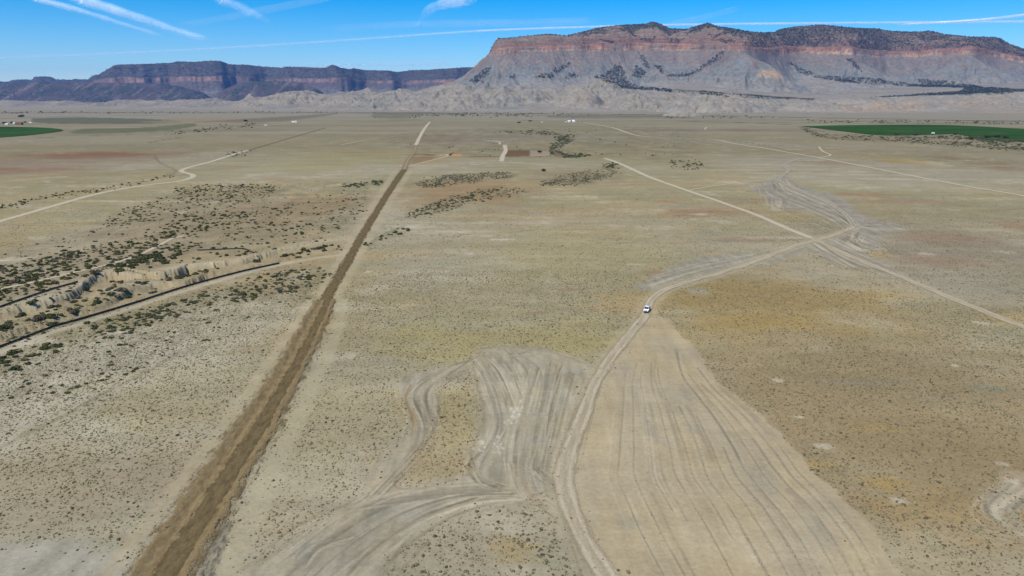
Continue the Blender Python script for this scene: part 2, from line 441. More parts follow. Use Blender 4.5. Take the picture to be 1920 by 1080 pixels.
# ------------------------------------------------------------------ where the bushes grow
ZONES = [  # polygon in the photo, count, radius range (m), mix of kinds, place wording
    ([(-120, 530), (0, 502), (130, 472), (250, 452), (335, 428), (318, 455), (240, 496), (150, 520), (0, 566), (-120, 600)], 760, (0.7, 1.8), (.5, .3, .15, .05), 'in the thick band of bushes above the wash'),
    ([(180, 430), (225, 395), (300, 372), (400, 345), (540, 350), (500, 372), (400, 395), (330, 412)], 420, (0.6, 1.4), (.55, .2, .2, .05), 'on the slope below the pale left road'),
    ([(320, 352), (420, 343), (520, 348), (510, 362), (420, 372), (330, 378)], 200, (0.7, 1.6), (.6, .1, .3, 0), 'in the scrub patch near the bend of the left road'),
    ([(330, 405), (430, 392), (490, 395), (440, 420), (330, 445), (300, 440)], 160, (0.7, 1.7), (.7, .2, .1, 0), 'along the shallow drain in the left middle distance'),
    ([(480, 385), (640, 370), (690, 352), (680, 400), (640, 425), (540, 450), (420, 452), (400, 435)], 170, (0.7, 1.6), (.7, .2, .1, 0), 'scattered on the tan flat left of the brown strip'),
    ([(270, 478), (330, 455), (340, 470), (320, 490), (250, 508), (215, 508)], 60, (1.2, 2.3), (.6, .3, .1, 0), 'clustered beside the small track above the wash'),
    ([(330, 458), (560, 450), (640, 440), (600, 455), (480, 478), (340, 495)], 50, (0.8, 1.7), (.7, .2, .1, 0), 'around the short bent black pipe'),
    ([(0, 596), (60, 580), (150, 552), (230, 520), (300, 528), (400, 502), (500, 484), (640, 455), (640, 470), (480, 498), (330, 540), (200, 574), (60, 622), (0, 636)], 150, (0.9, 2.3), (.45, .25, .15, .15), 'growing in the eroded wash'),
    ([(150, 612), (300, 575), (420, 538), (520, 508), (600, 500), (625, 520), (520, 560), (400, 570), (280, 610), (200, 640)], 420, (0.55, 1.4), (.4, .2, .35, .05), 'on the white flat below the long black pipe'),
    ([(-60, 690), (0, 668), (60, 650), (120, 640), (130, 655), (40, 690), (-60, 720)], 34, (1.0, 2.0), (.7, .3, 0, 0), 'at the left edge below the long black pipe'),
    ([(780, 346), (800, 335), (870, 325), (955, 322), (960, 332), (880, 342), (800, 352)], 1000, (0.45, 1.3), (.22, .08, .60, .10), 'in the dark scrub belt right of the brown strip'),
    ([(760, 400), (850, 368), (930, 350), (985, 356), (960, 366), (880, 380), (850, 390), (760, 410)], 420, (0.5, 1.5), (.6, .1, .15, 0), 'on the orange flat right of the brown strip'),
    ([(1010, 345), (1060, 328), (1120, 318), (1165, 322), (1120, 338), (1060, 349)], 620, (0.5, 1.4), (.22, .1, .55, .13), 'in the scrub patch below the crossing road'),
    ([(1130, 310), (1155, 304), (1160, 312), (1140, 318)], 40, (1.2, 2.6), (.8, .1, .1, 0), 'beside the end of the crossing road'),
    ([(640, 350), (720, 338), (725, 344), (640, 352)], 60, (1.0, 2.2), (.6, .1, .3, 0), 'in the thin dark line left of the brown strip'),
    ([(1046, 256), (1072, 252), (1068, 264), (1044, 275), (1036, 283), (1062, 291), (1110, 291), (1060, 296), (1030, 284), (1030, 276), (1052, 264)], 420, (1.2, 3.4), (.5, .1, .3, 0), 'along the dry creek behind the ploughed plot'),
    ([(925, 245), (1000, 245), (1050, 250), (1045, 254), (960, 249)], 90, (1.8, 4.0), (.7, .1, .2, 0), 'in the thin row of scrub before the farmstead'),
    ([(1560, 252), (1650, 256), (1760, 255), (1850, 264), (1930, 270), (1930, 284), (1850, 277), (1750, 270), (1640, 263), (1560, 260)], 380, (1.5, 3.8), (.6, .15, .25, 0), 'in the scrub in front of the right green field'),
    ([(1505, 239), (1515, 240), (1560, 256), (1552, 260), (1515, 248)], 70, (1.4, 3.2), (.7, .1, .2, 0), 'at the tip of the right green field'),
    ([(1780, 255), (1850, 256), (1930, 262), (1930, 268), (1850, 265)], 160, (2.5, 5.0), (.8, .1, .1, 0), 'in the dark thicket at the edge of the right green field'),
    ([(0, 386), (100, 366), (200, 352), (300, 334), (335, 320), (325, 330), (200, 356), (100, 371), (0, 392)], 110, (0.8, 1.8), (.6, .2, .2, 0), 'in the thin drain above the left road'),
    ([(420, 289), (470, 283), (470, 288), (425, 295)], 30, (1.2, 2.6), (.7, .1, .2, 0), 'at the far end of the left road'),
    ([(1250, 300), (1320, 305), (1320, 318), (1275, 320)], 60, (1.2, 2.4), (.5, .2, .3, 0), 'in the patch of scrub left of the far right road'),
    ([(820, 288), (700, 260), (900, 240), (1300, 240), (1300, 300), (1150, 300)], 90, (1.2, 2.6), (.7, .1, .2, 0), 'standing alone on the far plain'),
    ([(700, 212), (850, 211), (1280, 217), (1500, 222), (1280, 221), (850, 217), (700, 222)], 320, (3.0, 6.5), (.7, .1, .2, 0), 'in the far line of scrub below the cliffs'),
    ([(0, 209), (640, 210), (640, 213), (0, 213)], 160, (3.0, 7.0), (.8, .1, .1, 0), 'in the far line of scrub at left'),
    ([(1500, 225), (1920, 229), (1920, 233), (1500, 228)], 160, (2.5, 5.5), (.8, .1, .1, 0), 'in the far line of scrub at right'),
    ([(300, 252), (480, 230), (480, 236), (340, 250)], 90, (1.8, 4.2), (.7, .1, .2, 0), 'beside the muted far field at left'),
    ([(0, 470), (120, 440), (240, 395), (330, 365), (520, 345), (690, 345), (640, 440), (400, 465), (200, 560), (0, 590)], 420, (0.5, 1.3), (.5, .25, .2, .05), 'scattered over the left flat above the wash'),
    ([(0, 645), (150, 600), (400, 530), (600, 490), (600, 560), (420, 640), (200, 720), (0, 760)], 220, (0.45, 1.0), (.4, .35, .2, .05), 'scattered on the pale flat below the wash'),
    ([(660, 462), (760, 425), (770, 430), (670, 468)], 26, (0.9, 1.9), (.8, .1, .1, 0), 'along the drain just right of the brown strip'),
]

# ------------------------------------------------------------------ ground sheet
PX = 0.8 / 709.0
dep = [radians(89.2), radians(80), radians(72), radians(65), radians(60)]
while dep[-1] > radians(39): dep.append(dep[-1] - PX * 3)
while dep[-1] > 0.035: dep.append(dep[-1] - PX)
rr = [CAMH / tan(d) for d in dep]
while rr[-1] < 6500: rr.append(rr[-1] * 1.022)
while rr[-1] < 28000: rr.append(rr[-1] * 1.08)
rr = np.array(rr)
azf = np.arange(-0.79, 0.79, PX)
azc = np.arange(0.80, 2 * pi - 0.80, radians(3))
az = np.concatenate([azf, azc])                 # azimuth from +Y, clockwise
NR, NC = len(rr), len(az)
GX = (rr[:, None] * np.sin(az)[None, :]).ravel()
GY = (rr[:, None] * np.cos(az)[None, :]).ravel()
GR = np.repeat(rr, NC)
NV = len(GX)
front = (GY > 0) & (np.abs(GX) < GY * 1.12 + 20)
GXF, GYF = GX.astype(np.float32), GY.astype(np.float32)

def subset(x0, x1, y0, y1):
    return np.nonzero((GXF > x0) & (GXF < x1) & (GYF > y0) & (GYF < y1))[0]

def poly_sd(poly_xy, x, y):
    """signed distance, positive inside"""
    p = np.asarray(poly_xy)
    d2 = np.full(len(x), 1e18)
    ins = np.zeros(len(x), bool)
    for i in range(len(p)):
        ax, ay = p[i]
        bx, by = p[(i + 1) % len(p)]
        ex, ey = bx - ax, by - ay
        t = np.clip(((x - ax) * ex + (y - ay) * ey) / (ex * ex + ey * ey + 1e-9), 0, 1)
        d2 = np.minimum(d2, (x - ax - t * ex) ** 2 + (y - ay - t * ey) ** 2)
        c = ((ay > y) != (by > y))
        ins ^= c & (x < (bx - ax) * (y - ay) / (by - ay + 1e-12) + ax)
    return np.where(ins, 1, -1) * np.sqrt(d2)

def poly_mask(poly_px, soft=1.5, jit=2.0, jl=9.0, n=3, seed=40):
    xy = line_w(list(poly_px) + [poly_px[0]], n)[:-1]
    pad = soft + jit * 2 + 2
    idx = subset(xy[:, 0].min() - pad, xy[:, 0].max() + pad, xy[:, 1].min() - pad, xy[:, 1].max() + pad)
    x, y = GX[idx], GY[idx]
    sd = poly_sd(xy, x, y) + jit * fbm(x / jl, y / jl, 3, seed)
    return idx, sst(-soft, soft, sd)

def line_mask(pts, width, soft=0.6, jit=0.0, jl=6.0, n=5, seed=60, world_xy=None):
    xy = line_w(pts, n) if world_xy is None else world_xy
    pad = width + soft + jit + 2
    idx = subset(xy[:, 0].min() - pad, xy[:, 0].max() + pad, xy[:, 1].min() - pad, xy[:, 1].max() + pad)
    x, y = GX[idx], GY[idx]
    d2 = np.full(len(idx), 1e12)
    for a, b in zip(xy[:-1], xy[1:]):
        s = np.nonzero((x > min(a[0], b[0]) - pad) & (x < max(a[0], b[0]) + pad) & (y > min(a[1], b[1]) - pad) & (y < max(a[1], b[1]) + pad))[0]
        if len(s) == 0: continue
        e = b - a
        t = np.clip(((x[s] - a[0]) * e[0] + (y[s] - a[1]) * e[1]) / (e @ e + 1e-9), 0, 1)
        d2[s] = np.minimum(d2[s], (x[s] - a[0] - t * e[0]) ** 2 + (y[s] - a[1] - t * e[1]) ** 2)
    d = np.sqrt(d2)
    if jit: d = d + jit * fbm(x / jl, y / jl, 3, seed)
    return idx, 1 - sst(width / 2 - soft, width / 2 + soft, d)

def px_scale(px, py):
    x, y = P0(px, py)
    u, f, w = ray(px, py)
    return x, y, y / f, (y * y + x * x) / (CAMH * 1376)

C_TAN, C_OLIVE, C_GREY = (0.275, 0.226, 0.140), (0.235, 0.212, 0.132), (0.288, 0.258, 0.202)
C_ORANGE, C_RED, C_WHITE = (0.300, 0.210, 0.100), (0.225, 0.140, 0.100), (0.40, 0.365, 0.30)
n_a = fbm(GX / 120.0, GY / 160.0, 4, 1)
n_b = fbm(GX / 420.0, GY / 300.0, 4, 2)
n_c = fbm(GX / 38.0, GY / 30.0, 4, 9)
n_d = fbm(GX / 260.0 + 3, GY / 90.0, 4, 21)
n_e = fbm(GX / 60.0 + 2.0 * n_a, GY / 26.0, 5, 22, 0.6)
n_f = fbm(GX / 14.0, GY / 9.0 + n_c, 4, 23, 0.6)
COL = np.tile(np.array(C_TAN, np.float32), (NV, 1))
COL = mixc(COL, C_OLIVE, sst(-0.25, 0.35, n_a))
COL = mixc(COL, C_GREY, 0.85 * sst(-0.15, 0.35, n_b))
COL = mixc(COL, C_GREY, 0.5 * sst(0.1, 0.5, n_c))
COL = mixc(COL, C_ORANGE, 0.45 * sst(0.15, 0.5, n_d) * (GR < 700))
COL = mixc(COL, C_WHITE, 0.35 * sst(0.25, 0.55, fbm(GX / 22.0, GY / 22.0, 4, 33)) * (GR < 900))
COL = mixc(COL, (0.225, 0.222, 0.165), 0.6 * sst(0.05, 0.4, -n_e))
COL = mixc(COL, C_WHITE, 0.6 * sst(0.05, 0.45, n_e) * (0.4 + 0.6 * sst(-0.2, 0.3, n_f)))
COL = mixc(COL, (0.24, 0.175, 0.115), 0.4 * sst(0.2, 0.5, n_f) * sst(-0.1, 0.3, -n_a))
VEG = 0.85 + 0.5 * n_a + 0.5 * n_c - 0.5 * sst(0.15, 0.5, n_e)
# far plain: greyer, streaked along the contour
far = sst(900, 2200, GR)
streak = fbm(GX / 900.0, GY / 160.0, 4, 51)
COL = mixc(COL, (0.262, 0.236, 0.172), 0.7 * far)
COL = mixc(COL, (0.205, 0.180, 0.135), 0.8 * far * sst(-0.02, 0.35, streak))
COL = mixc(COL, (0.33, 0.30, 0.245), 0.5 * far * sst(0.05, 0.45, -streak))
COL = mixc(COL, (0.285, 0.262, 0.22), sst(2500, 4000, GR) * 0.8)

def blob(px, py, rx, ry, col, s=0.7, seed=70, veg=None, nj=0.7):
    x, y, mx, my = px_scale(px, py)
    a, b = rx * mx, ry * my
    idx = subset(x - a * 1.7, x + a * 1.7, y - b * 1.7, y + b * 1.7)
    dx, dy = (GX[idx] - x) / a, (GY[idx] - y) / b
    q = np.hypot(dx, dy) + nj * fbm(GX[idx] / (a * 0.5), GY[idx] / (b * 0.5), 4, seed)
    m = s * (1 - sst(0.35, 1.15, q))
    COL[idx] = mixc(COL[idx], col, m)
    if veg is not None:
        VEG[idx] = lerp(VEG[idx], veg, m)

# broad tonal regions of the soil
blob(1640, 800, 420, 260, (0.235, 0.175, 0.098), 0.75, 71, 1.5)
blob(1420, 560, 260, 70, (0.265, 0.192, 0.085), 0.85, 72, 1.0)
blob(1700, 690, 300, 60, (0.225, 0.178, 0.105), 0.6, 73, 1.4)
blob(1770, 960, 170, 60, C_ORANGE, 0.55, 74)
blob(1800, 470, 260, 60, (0.200, 0.172, 0.135), 0.7, 75, 1.0)
blob(1830, 540, 160, 40, (0.255, 0.232, 0.185), 0.7, 76, 1.2)
blob(1700, 400, 300, 35, (0.225, 0.195, 0.13), 0.6, 77)
blob(1170, 570, 90, 28, C_ORANGE, 0.75, 78, 0.8)
blob(1000, 640, 340, 64, (0.285, 0.245, 0.120), 0.8, 79, 0.9)
blob(1080, 480, 260, 60, (0.275, 0.24, 0.135), 0.6, 179, 0.9)
blob(850, 780, 70, 110, (0.30, 0.245, 0.125), 0.7, 180, 0.9)
blob(960, 1030, 60, 40, (0.31, 0.235, 0.115), 0.6, 181)
blob(900, 560, 340, 70, (0.262, 0.235, 0.155), 0.5, 80, 1.1)
blob(830, 500, 160, 45, (0.31, 0.283, 0.225), 0.6, 81, 1.1)
blob(560, 470, 120, 60, (0.285, 0.222, 0.138), 0.6, 82, 0.5)
blob(330, 480, 240, 60, (0.275, 0.225, 0.155), 0.7, 83, 0.4)
blob(150, 470, 220, 80, (0.295, 0.252, 0.20), 0.6, 84, 0.4)
blob(160, 700, 360, 100, (0.355, 0.328, 0.275), 0.85, 85, 1.25)
blob(420, 600, 160, 60, (0.345, 0.315, 0.258), 0.7, 185, 1.1)
blob(330, 740, 220, 70, (0.27, 0.23, 0.14), 0.55, 86, 1.0)
blob(200, 880, 300, 70, (0.285, 0.24, 0.165), 0.6, 87, 1.1)
blob(300, 900, 160, 40, (0.245, 0.198, 0.150), 0.6, 88)
blob(110, 960, 170, 40, (0.26, 0.218, 0.162), 0.6, 89)
blob(620, 790, 200, 120, (0.285, 0.25, 0.158), 0.65, 90, 0.7)
blob(560, 900, 140, 70, (0.29, 0.262, 0.192), 0.6, 91, 0.4)
blob(500, 980, 110, 60, (0.29, 0.243, 0.165), 0.6, 92, 1.2)
blob(800, 870, 140, 50, (0.275, 0.21, 0.115), 0.6, 93, 1.0)
blob(780, 740, 60, 60, (0.29, 0.225, 0.11), 0.5, 94, 1.1)
blob(120, 300, 200, 22, (0.235, 0.17, 0.13), 0.6, 95, 0.3)
blob(170, 290, 160, 5, (0.20, 0.095, 0.06), 0.6, 96, 0.1)
blob(60, 318, 150, 4, (0.20, 0.10, 0.07), 0.5, 97, 0.1)
blob(880, 358, 150, 34, (0.235, 0.165, 0.100), 0.85, 98, 0.5)
blob(1080, 330, 110, 18, (0.205, 0.170, 0.115), 0.7, 198, 0.5)
blob(570, 390, 150, 34, (0.240, 0.175, 0.110), 0.8, 99, 0.4)
blob(380, 420, 200, 40, (0.250, 0.200, 0.135), 0.7, 199, 0.4)
blob(800, 300, 60, 10, C_ORANGE, 0.55, 100, 0.4)
blob(840, 262, 80, 6, (0.235, 0.165, 0.125), 0.5, 101, 0.3)
blob(650, 300, 130, 24, (0.272, 0.240, 0.135), 0.65, 102, 0.5)
blob(480, 305, 120, 26, (0.272, 0.244, 0.155), 0.6, 103, 0.5)
blob(1200, 300, 160, 24, (0.250, 0.225, 0.142), 0.6, 104, 0.7)
blob(1030, 240, 160, 12, (0.245, 0.225, 0.15), 0.6, 105, 0.6)
for (px, py, rx, ry, s) in [(1330, 395, 90, 8, .6), (1290, 402, 60, 6, .6), (1400, 375, 80, 5, .4), (1700, 378, 120, 4, .5), (1620, 365, 70, 5, .5), (1780, 445, 110, 10, .5),
                            (1760, 490, 90, 12, .5), (1900, 420, 40, 8, .5), (1390, 450, 70, 6, .5), (1560, 305, 60, 4, .5), (1770, 295, 30, 3, .7), (1890, 315, 50, 4, .5),
                            (1250, 378, 30, 4, .6), (1065, 545, 25, 4, .6), (1230, 512, 40, 5, .6), (1000, 588, 30, 5, .5), (1660, 262, 80, 2.5, .5), (1850, 305, 60, 3, .5), (1390, 245, 40, 3, .5), (430, 315, 50, 4, .3)]:
    blob(px, py, rx, ry, C_RED, s, int(px), 0.6)
for (px, py, rx, ry, s) in [(1735, 305, 34, 5, .8), (940, 450, 28, 2.5, .8), (690, 510, 10, 3, .6), (880, 478, 14, 3, .5), (1190, 497, 26, 3, .5), (1280, 527, 30, 5, .5), (1835, 605, 14, 3, .7),
                            (1460, 712, 12, 4, .8), (1500, 780, 12, 4, .7), (1545, 835, 22, 7, .7), (1685, 938, 20, 7, .8), (1880, 868, 14, 4, .6), (1790, 685, 10, 3, .7), (1490, 465, 20, 3, .5), (1735, 476, 20, 3, .5),
                            (1890, 472, 30, 3, .5), (1310, 402, 20, 2, .6), (700, 400, 40, 4, .4), (730, 405, 60, 8, .3), (770, 425, 50, 5, .6), (700, 545, 40, 14, .4), (60, 640, 60, 8, .6), (230, 625, 28, 5, .8),
                            (120, 558, 80, 7, .7), (260, 530, 40, 5, .7), (20, 487, 40, 4, .7), (400, 497, 40, 5, .6), (220, 545, 60, 5, .6), (40, 800, 30, 8, .4)]:
    blob(px, py, rx, ry, C_WHITE, s, int(px) + 3, 0.1)
for (px, py, rx, ry, s) in [(1700, 302, 60, 6, .6), (1640, 478, 40, 6, .6), (1660, 905, 60, 14, .6), (1530, 870, 60, 10, .5), (1480, 408, 40, 5, .5), (1400, 605, 120, 20, .6), (1640, 555, 80, 12, .4), (1640, 800, 60, 10, .4)]:
    blob(px, py, rx, ry, (0.325, 0.225, 0.085), s, int(px) + 7)
blob(1850, 728, 40, 7, (0.20, 0.215, 0.17), 0.7, 120, 1.0)
blob(1620, 717, 110, 9, (0.19, 0.165, 0.13), 0.6, 121, 1.6)
blob(1500, 700, 60, 12, (0.18, 0.15, 0.10), 0.5, 122, 1.5)
blob(1900, 600, 60, 14, (0.30, 0.225, 0.115), 0.7, 123, .8)
blob(1310, 548, 24, 7, (0.25, 0.25, 0.215), 0.8, 124, .1)

# leaf litter and darker soil where bushes stand thick
for zi, zn in enumerate(ZONES):
    poly = zn[0]
    cx_, cy_ = np.mean(np.array(poly, float), 0)
    sc_ = math.hypot(*P0(cx_, cy_))
    i, m = poly_mask(poly, 0.010 * sc_, 0.022 * sc_, 0.05 * sc_, 2, 700 + zi)
    t = sst(-0.3, 0.35, fbm(GX[i] / (0.022 * sc_), GY[i] / (0.05 * sc_), 4, 730 + zi))
    COL[i] = mixc(COL[i], (0.150, 0.128, 0.085), (0.82 if 10 <= zi <= 17 else 0.36) * m * t)
# irrigated fields and dark river-side scrub far off
for poly, col, s in [(GREEN_L2, (0.095, 0.120, 0.060), 0.65), ([(60, 222), (150, 220), (300, 224), (340, 229), (200, 232), (70, 230)], (0.10, 0.115, 0.075), 0.8),
                     ([(330, 229), (470, 222), (560, 217), (640, 212), (560, 224), (490, 229)], (0.17, 0.145, 0.115), 0.75),
                     ([(250, 229), (350, 224), (480, 221), (360, 229)], (0.30, 0.23, 0.14), 0.6),
                     ([(1030, 216), (1200, 214), (1300, 217), (1200, 221), (1040, 221)], (0.16, 0.15, 0.115), 0.6),
                     ([(700, 212), (760, 210), (850, 212), (780, 215), (760, 222), (700, 220)], (0.15, 0.15, 0.10), 0.6)]:
    i, m = poly_mask(poly, 6, 12, 60)
    COL[i] = mixc(COL[i], col, s * m)
    VEG[i] *= 1 - m
for pts, w, col, s in [([(-100, 211), (200, 211), (640, 211), (900, 212), (1280, 216), (1600, 222), (1950, 228)], 60, (0.075, 0.078, 0.055), 0.95),
                       ([(0, 222), (100, 219), (200, 217), (300, 216)], 60, (0.10, 0.11, 0.08), 0.6), ([(640, 225), (900, 225), (1060, 226), (1280, 227), (1500, 234)], 26, (0.12, 0.115, 0.08), 0.8), ([(680, 213), (760, 213), (860, 213)], 90, (0.10, 0.105, 0.07), 0.8), ([(1040, 219), (1150, 218), (1290, 221)], 70, (0.13, 0.125, 0.09), 0.8), ([(1300, 228), (1500, 230), (1700, 226), (1940, 230)], 40, (0.13, 0.12, 0.09), 0.7),
                       ([(0, 262), (120, 257), (250, 251), (340, 245), (420, 239)], 14, (0.15, 0.14, 0.10), 0.6),
                       ([(1503, 238), (1520, 247), (1550, 258), (1600, 262), (1700, 266), (1850, 275), (1930, 281)], 16, (0.12, 0.115, 0.08), 0.6),
                       ([(275, 268), (310, 262), (345, 257)], 9, (0.14, 0.12, 0.09), 0.7), ([(0, 389), (60, 376), (130, 362), (190, 353), (290, 336), (330, 322), (300, 305), (290, 292)], 4, (0.18, 0.155, 0.115), 0.6),
                       ([(1370, 262), (1440, 274), (1490, 287), (1520, 292)], 5, (0.15, 0.14, 0.10), 0.6), ([(1450, 250), (1530, 252)], 8, (0.22, 0.2, 0.14), .5),
                       ([(760, 423), (740, 430), (700, 452), (690, 462)], 3.5, (0.17, 0.16, 0.11), .6), ([(0, 840), (60, 808), (120, 780), (190, 740), (270, 700), (330, 665)], 2.0, (0.17, 0.155, 0.105), 0.5)]:
    i, m = line_mask(pts, w, w * 0.3, w * 0.35, w * 2)
    COL[i] = mixc(COL[i], col, s * m)

for k in range(46):
    x0, y0 = random.uniform(-60, 1980), 198 + 110 * random.random() ** 1.3
    ln, sl = random.uniform(25, 190), random.gauss(0, 0.022)
    i, m = line_mask([(x0 + ln * f, y0 + sl * ln * f + random.gauss(0, .35)) for f in (0, .25, .5, .75, 1)], random.uniform(4, 14), 4, 5, 25, 3)
    brk = sst(-0.25, 0.2, fbm(GX[i] / 60.0, GY[i] / 60.0, 3, 300 + k))
    COL[i] = mixc(COL[i], random.choice([(0.15, 0.14, 0.10), (0.17, 0.145, 0.105), (0.20, 0.15, 0.115), (0.13, 0.13, 0.10), (0.33, 0.30, 0.24)]), random.uniform(.35, .8) * m * brk)
# brown ploughed plot, pale plot, brown line joining the strip and the crossing road
for poly, col in [([(946, 281.5), (994, 282), (994, 293.5), (940, 293.5)], (0.145, 0.085, 0.055)), ([(994, 282.5), (1030, 283), (1036, 292), (994, 292.5)], (0.30, 0.245, 0.185)),
                  ([(1030, 281), (1040, 281), (1062, 293), (1040, 293)], (0.17, 0.12, 0.085))]:
    xy = np.stack(P(np.array(poly)[:, 0], np.array(poly)[:, 1]), 1)
    i = subset(xy[:, 0].min() - 5, xy[:, 0].max() + 5, xy[:, 1].min() - 12, xy[:, 1].max() + 12)
    m = sst(-2, 2, poly_sd(xy, GX[i], GY[i]) + 2 * fbm(GX[i] / 9, GY[i] / 9, 2, 3))
    COL[i] = mixc(COL[i], col, 0.9 * m)
    VEG[i] *= 1 - m
i, m = line_mask([(870, 293.5), (940, 294), (1040, 294.5), (1142, 295.5)], 9, 2.5, 3, 20)
COL[i] = mixc(COL[i], (0.125, 0.088, 0.058), 0.85 * m)
i, m = line_mask([(775, 290), (790, 289), (808, 291)], 14, 6, 5, 12)
COL[i] = mixc(COL[i], (0.13, 0.085, 0.05), 0.8 * m)
i, m = poly_mask([(770, 295), (800, 293), (815, 297), (790, 305), (772, 309)], 6, 6, 10)
COL[i] = mixc(COL[i], (0.17, 0.12, 0.07), 0.6 * m)
for k in range(6):
    i, m = line_mask([(816 + k * 3.6, 251 + (k % 2)), (817 + k * 3.4, 256)], 2.6, 1)
    COL[i] = mixc(COL[i], (0.17, 0.15, 0.11), 0.6 * m)

DISP = np.zeros(NV, np.float32)                 # small built-up relief: windrows, ruts, spoil
DISP += (0.10 * fbm(GX / 2.4, GY / 2.4, 2, 77) * np.clip(VEG, 0, 1.3) * (1 - sst(220, 420, GR))).astype(np.float32)

def clear(idx, m, col, s=0.9, veg=0.05):
    COL[idx] = mixc(COL[idx], col, s * m)
    VEG[idx] = lerp(VEG[idx], veg, m)
    DISP[idx] *= 1 - m

# disturbed ground
i, m = poly_mask(FAN, 0.8, 1.6, 8)
t = fbm(GX[i] / 3.0, GY[i] / 26.0, 4, 44)[:, None]
t2 = fbm(GX[i] / 18.0, GY[i] / 30.0, 3, 45)[:, None]
c = np.array((0.325, 0.272, 0.192), np.float32) * (1 + 0.16 * t) + np.array((-0.03, -0.01, 0.02)) * t2
COL[i] = COL[i] + (c - COL[i]) * (0.93 * m)[:, None]
VEG[i] = lerp(VEG[i], 0.0, m)
DISP[i] *= 1 - m
i, m = poly_mask(LOOP, 2.2, 3.6, 9)
for isle in (ISLE, LOW_ISLE):
    k, mm = poly_mask(isle, 1.6, 2.6, 7, seed=52)
    full = np.zeros(NV, np.float32); full[k] = mm
    m = m * (1 - full[i])
t = fbm(GX[i] / 2.5, GY[i] / 14.0, 4, 46)[:, None]
t2 = fbm(GX[i] / 10.0, GY[i] / 14.0, 3, 47)[:, None]
c = np.array((0.282, 0.252, 0.196), np.float32) * (1 + 0.42 * t) * (1 + 0.25 * fbm(GX[i] / 22.0, GY[i] / 22.0, 3, 57)[:, None]) + np.array((0.035, 0.01, -0.025)) * t2
COL[i] = COL[i] + (c - COL[i]) * (0.85 * m)[:, None]
VEG[i] = lerp(VEG[i], 0.0, m)
DISP[i] *= 1 - m
for k, poly in enumerate(PADS):
    i, m = poly_mask(poly, 3.0, 6.0, 14, seed=48 + k)
    t = fbm(GX[i] / 4.0, GY[i] / 16.0, 4, 49)[:, None]
    base = np.array([(0.235, 0.220, 0.185), (0.232, 0.212, 0.185), (0.25, 0.228, 0.19), (0.335, 0.275, 0.21), (0.262, 0.245, 0.215)][k], np.float32)
    c = base * (1 + 0.42 * t)
    COL[i] = COL[i] + (c - COL[i]) * (0.9 * m)[:, None]
    VEG[i] = lerp(VEG[i], 0.05, m)
    DISP[i] *= 1 - m

WINDROWS = []
DARK, PALE = (0.140, 0.124, 0.098), (0.40, 0.355, 0.275)
def rut(pts, w, col, s=0.6, h=0.0, soft=None, jit=0.25, n=6):
    i, m = line_mask(pts, w, soft or w * 0.4, jit, 3.0, n)
    brk = np.clip(0.85 + 1.4 * fbm(GX[i] / 12.0, GY[i] / 12.0, 4, 88, 0.6), 0, 1)
    COL[i] = mixc(COL[i], col, s * m * brk)
    if h: DISP[i] += (h * m * brk).astype(np.float32)

# windrows across the cleared fan, following its two margins
yl = np.array([600, 620, 700, 800, 900, 1000, 1080, 1140]); xl = np.array([1222, 1195, 1140, 1108, 1085, 1118, 1160, 1190])
yr = np.array([600, 622, 660, 710, 780, 840, 890, 950, 1010, 1080, 1140]); xr = np.array([1255, 1272, 1310, 1340, 1430, 1490, 1530, 1600, 1650, 1690, 1720])
for k, (f, y0, y1, s, w) in enumerate([(.16, 700, 1140, .35, .35), (.23, 680, 1140, .4, .4), (.31, 690, 960, .4, .4), (.40, 680, 1140, .5, .4), (.47, 690, 1010, .35, .4), (.53, 760, 1140, .7, .55), (.60, 780, 1140, .4, .5), (.66, 840, 1140, .6, .6),
                                      (.71, 660, 1140, .75, .55), (.77, 700, 1140, .5, .45), (.83, 720, 1140, .8, .65), (.885, 690, 1140, .75, .6), (.93, 740, 1060, .5, .5)]):
    ys = np.linspace(y0, y1, 12)
    fx = f + 0.004 * np.sin(ys / 90.0 + k)
    xs = lerp(np.interp(ys, yl, xl), np.interp(ys, yr, xr), fx)
    rut(list(zip(xs, ys)), w, (0.195, 0.17, 0.13), s * 0.9, 0.12, None, 0.12)
    WINDROWS.append((list(zip(xs, ys)), s))
    rut(list(zip(xs + 5, ys)), w * 1.6, PALE, 0.35 * s, -0.03)
for k in range(26):
    f, y0 = random.random(), random.uniform(640, 950)
    ys = np.linspace(y0, y0 + random.uniform(60, 260), 8)
    xs = lerp(np.interp(ys, yl, xl), np.interp(ys, yr, xr), f * 0.9 + 0.06)
    rut(list(zip(xs, ys)), random.uniform(.3, 1.4), random.choice([DARK, PALE, (0.24, 0.2, 0.15)]), random.uniform(.2, .45))
for px, py, rx, ry in [(1220, 800, 14, 40), (1190, 740, 12, 30), (1290, 740, 16, 20), (1165, 690, 20, 12), (1300, 800, 20, 14), (1250, 830, 12, 20), (1180, 980, 30, 30), (1430, 900, 30, 40), (1540, 1000, 24, 40)]:
    blob(px, py, rx, ry, (0.245, 0.222, 0.185), 0.5, int(px))
for px, py, rx, ry in [(1350, 870, 10, 12), (1390, 960, 40, 50), (1620, 1050, 30, 40), (1460, 830, 20, 20)]:
    blob(px, py, rx, ry, (0.345, 0.285, 0.19), 0.6, int(px) + 1)
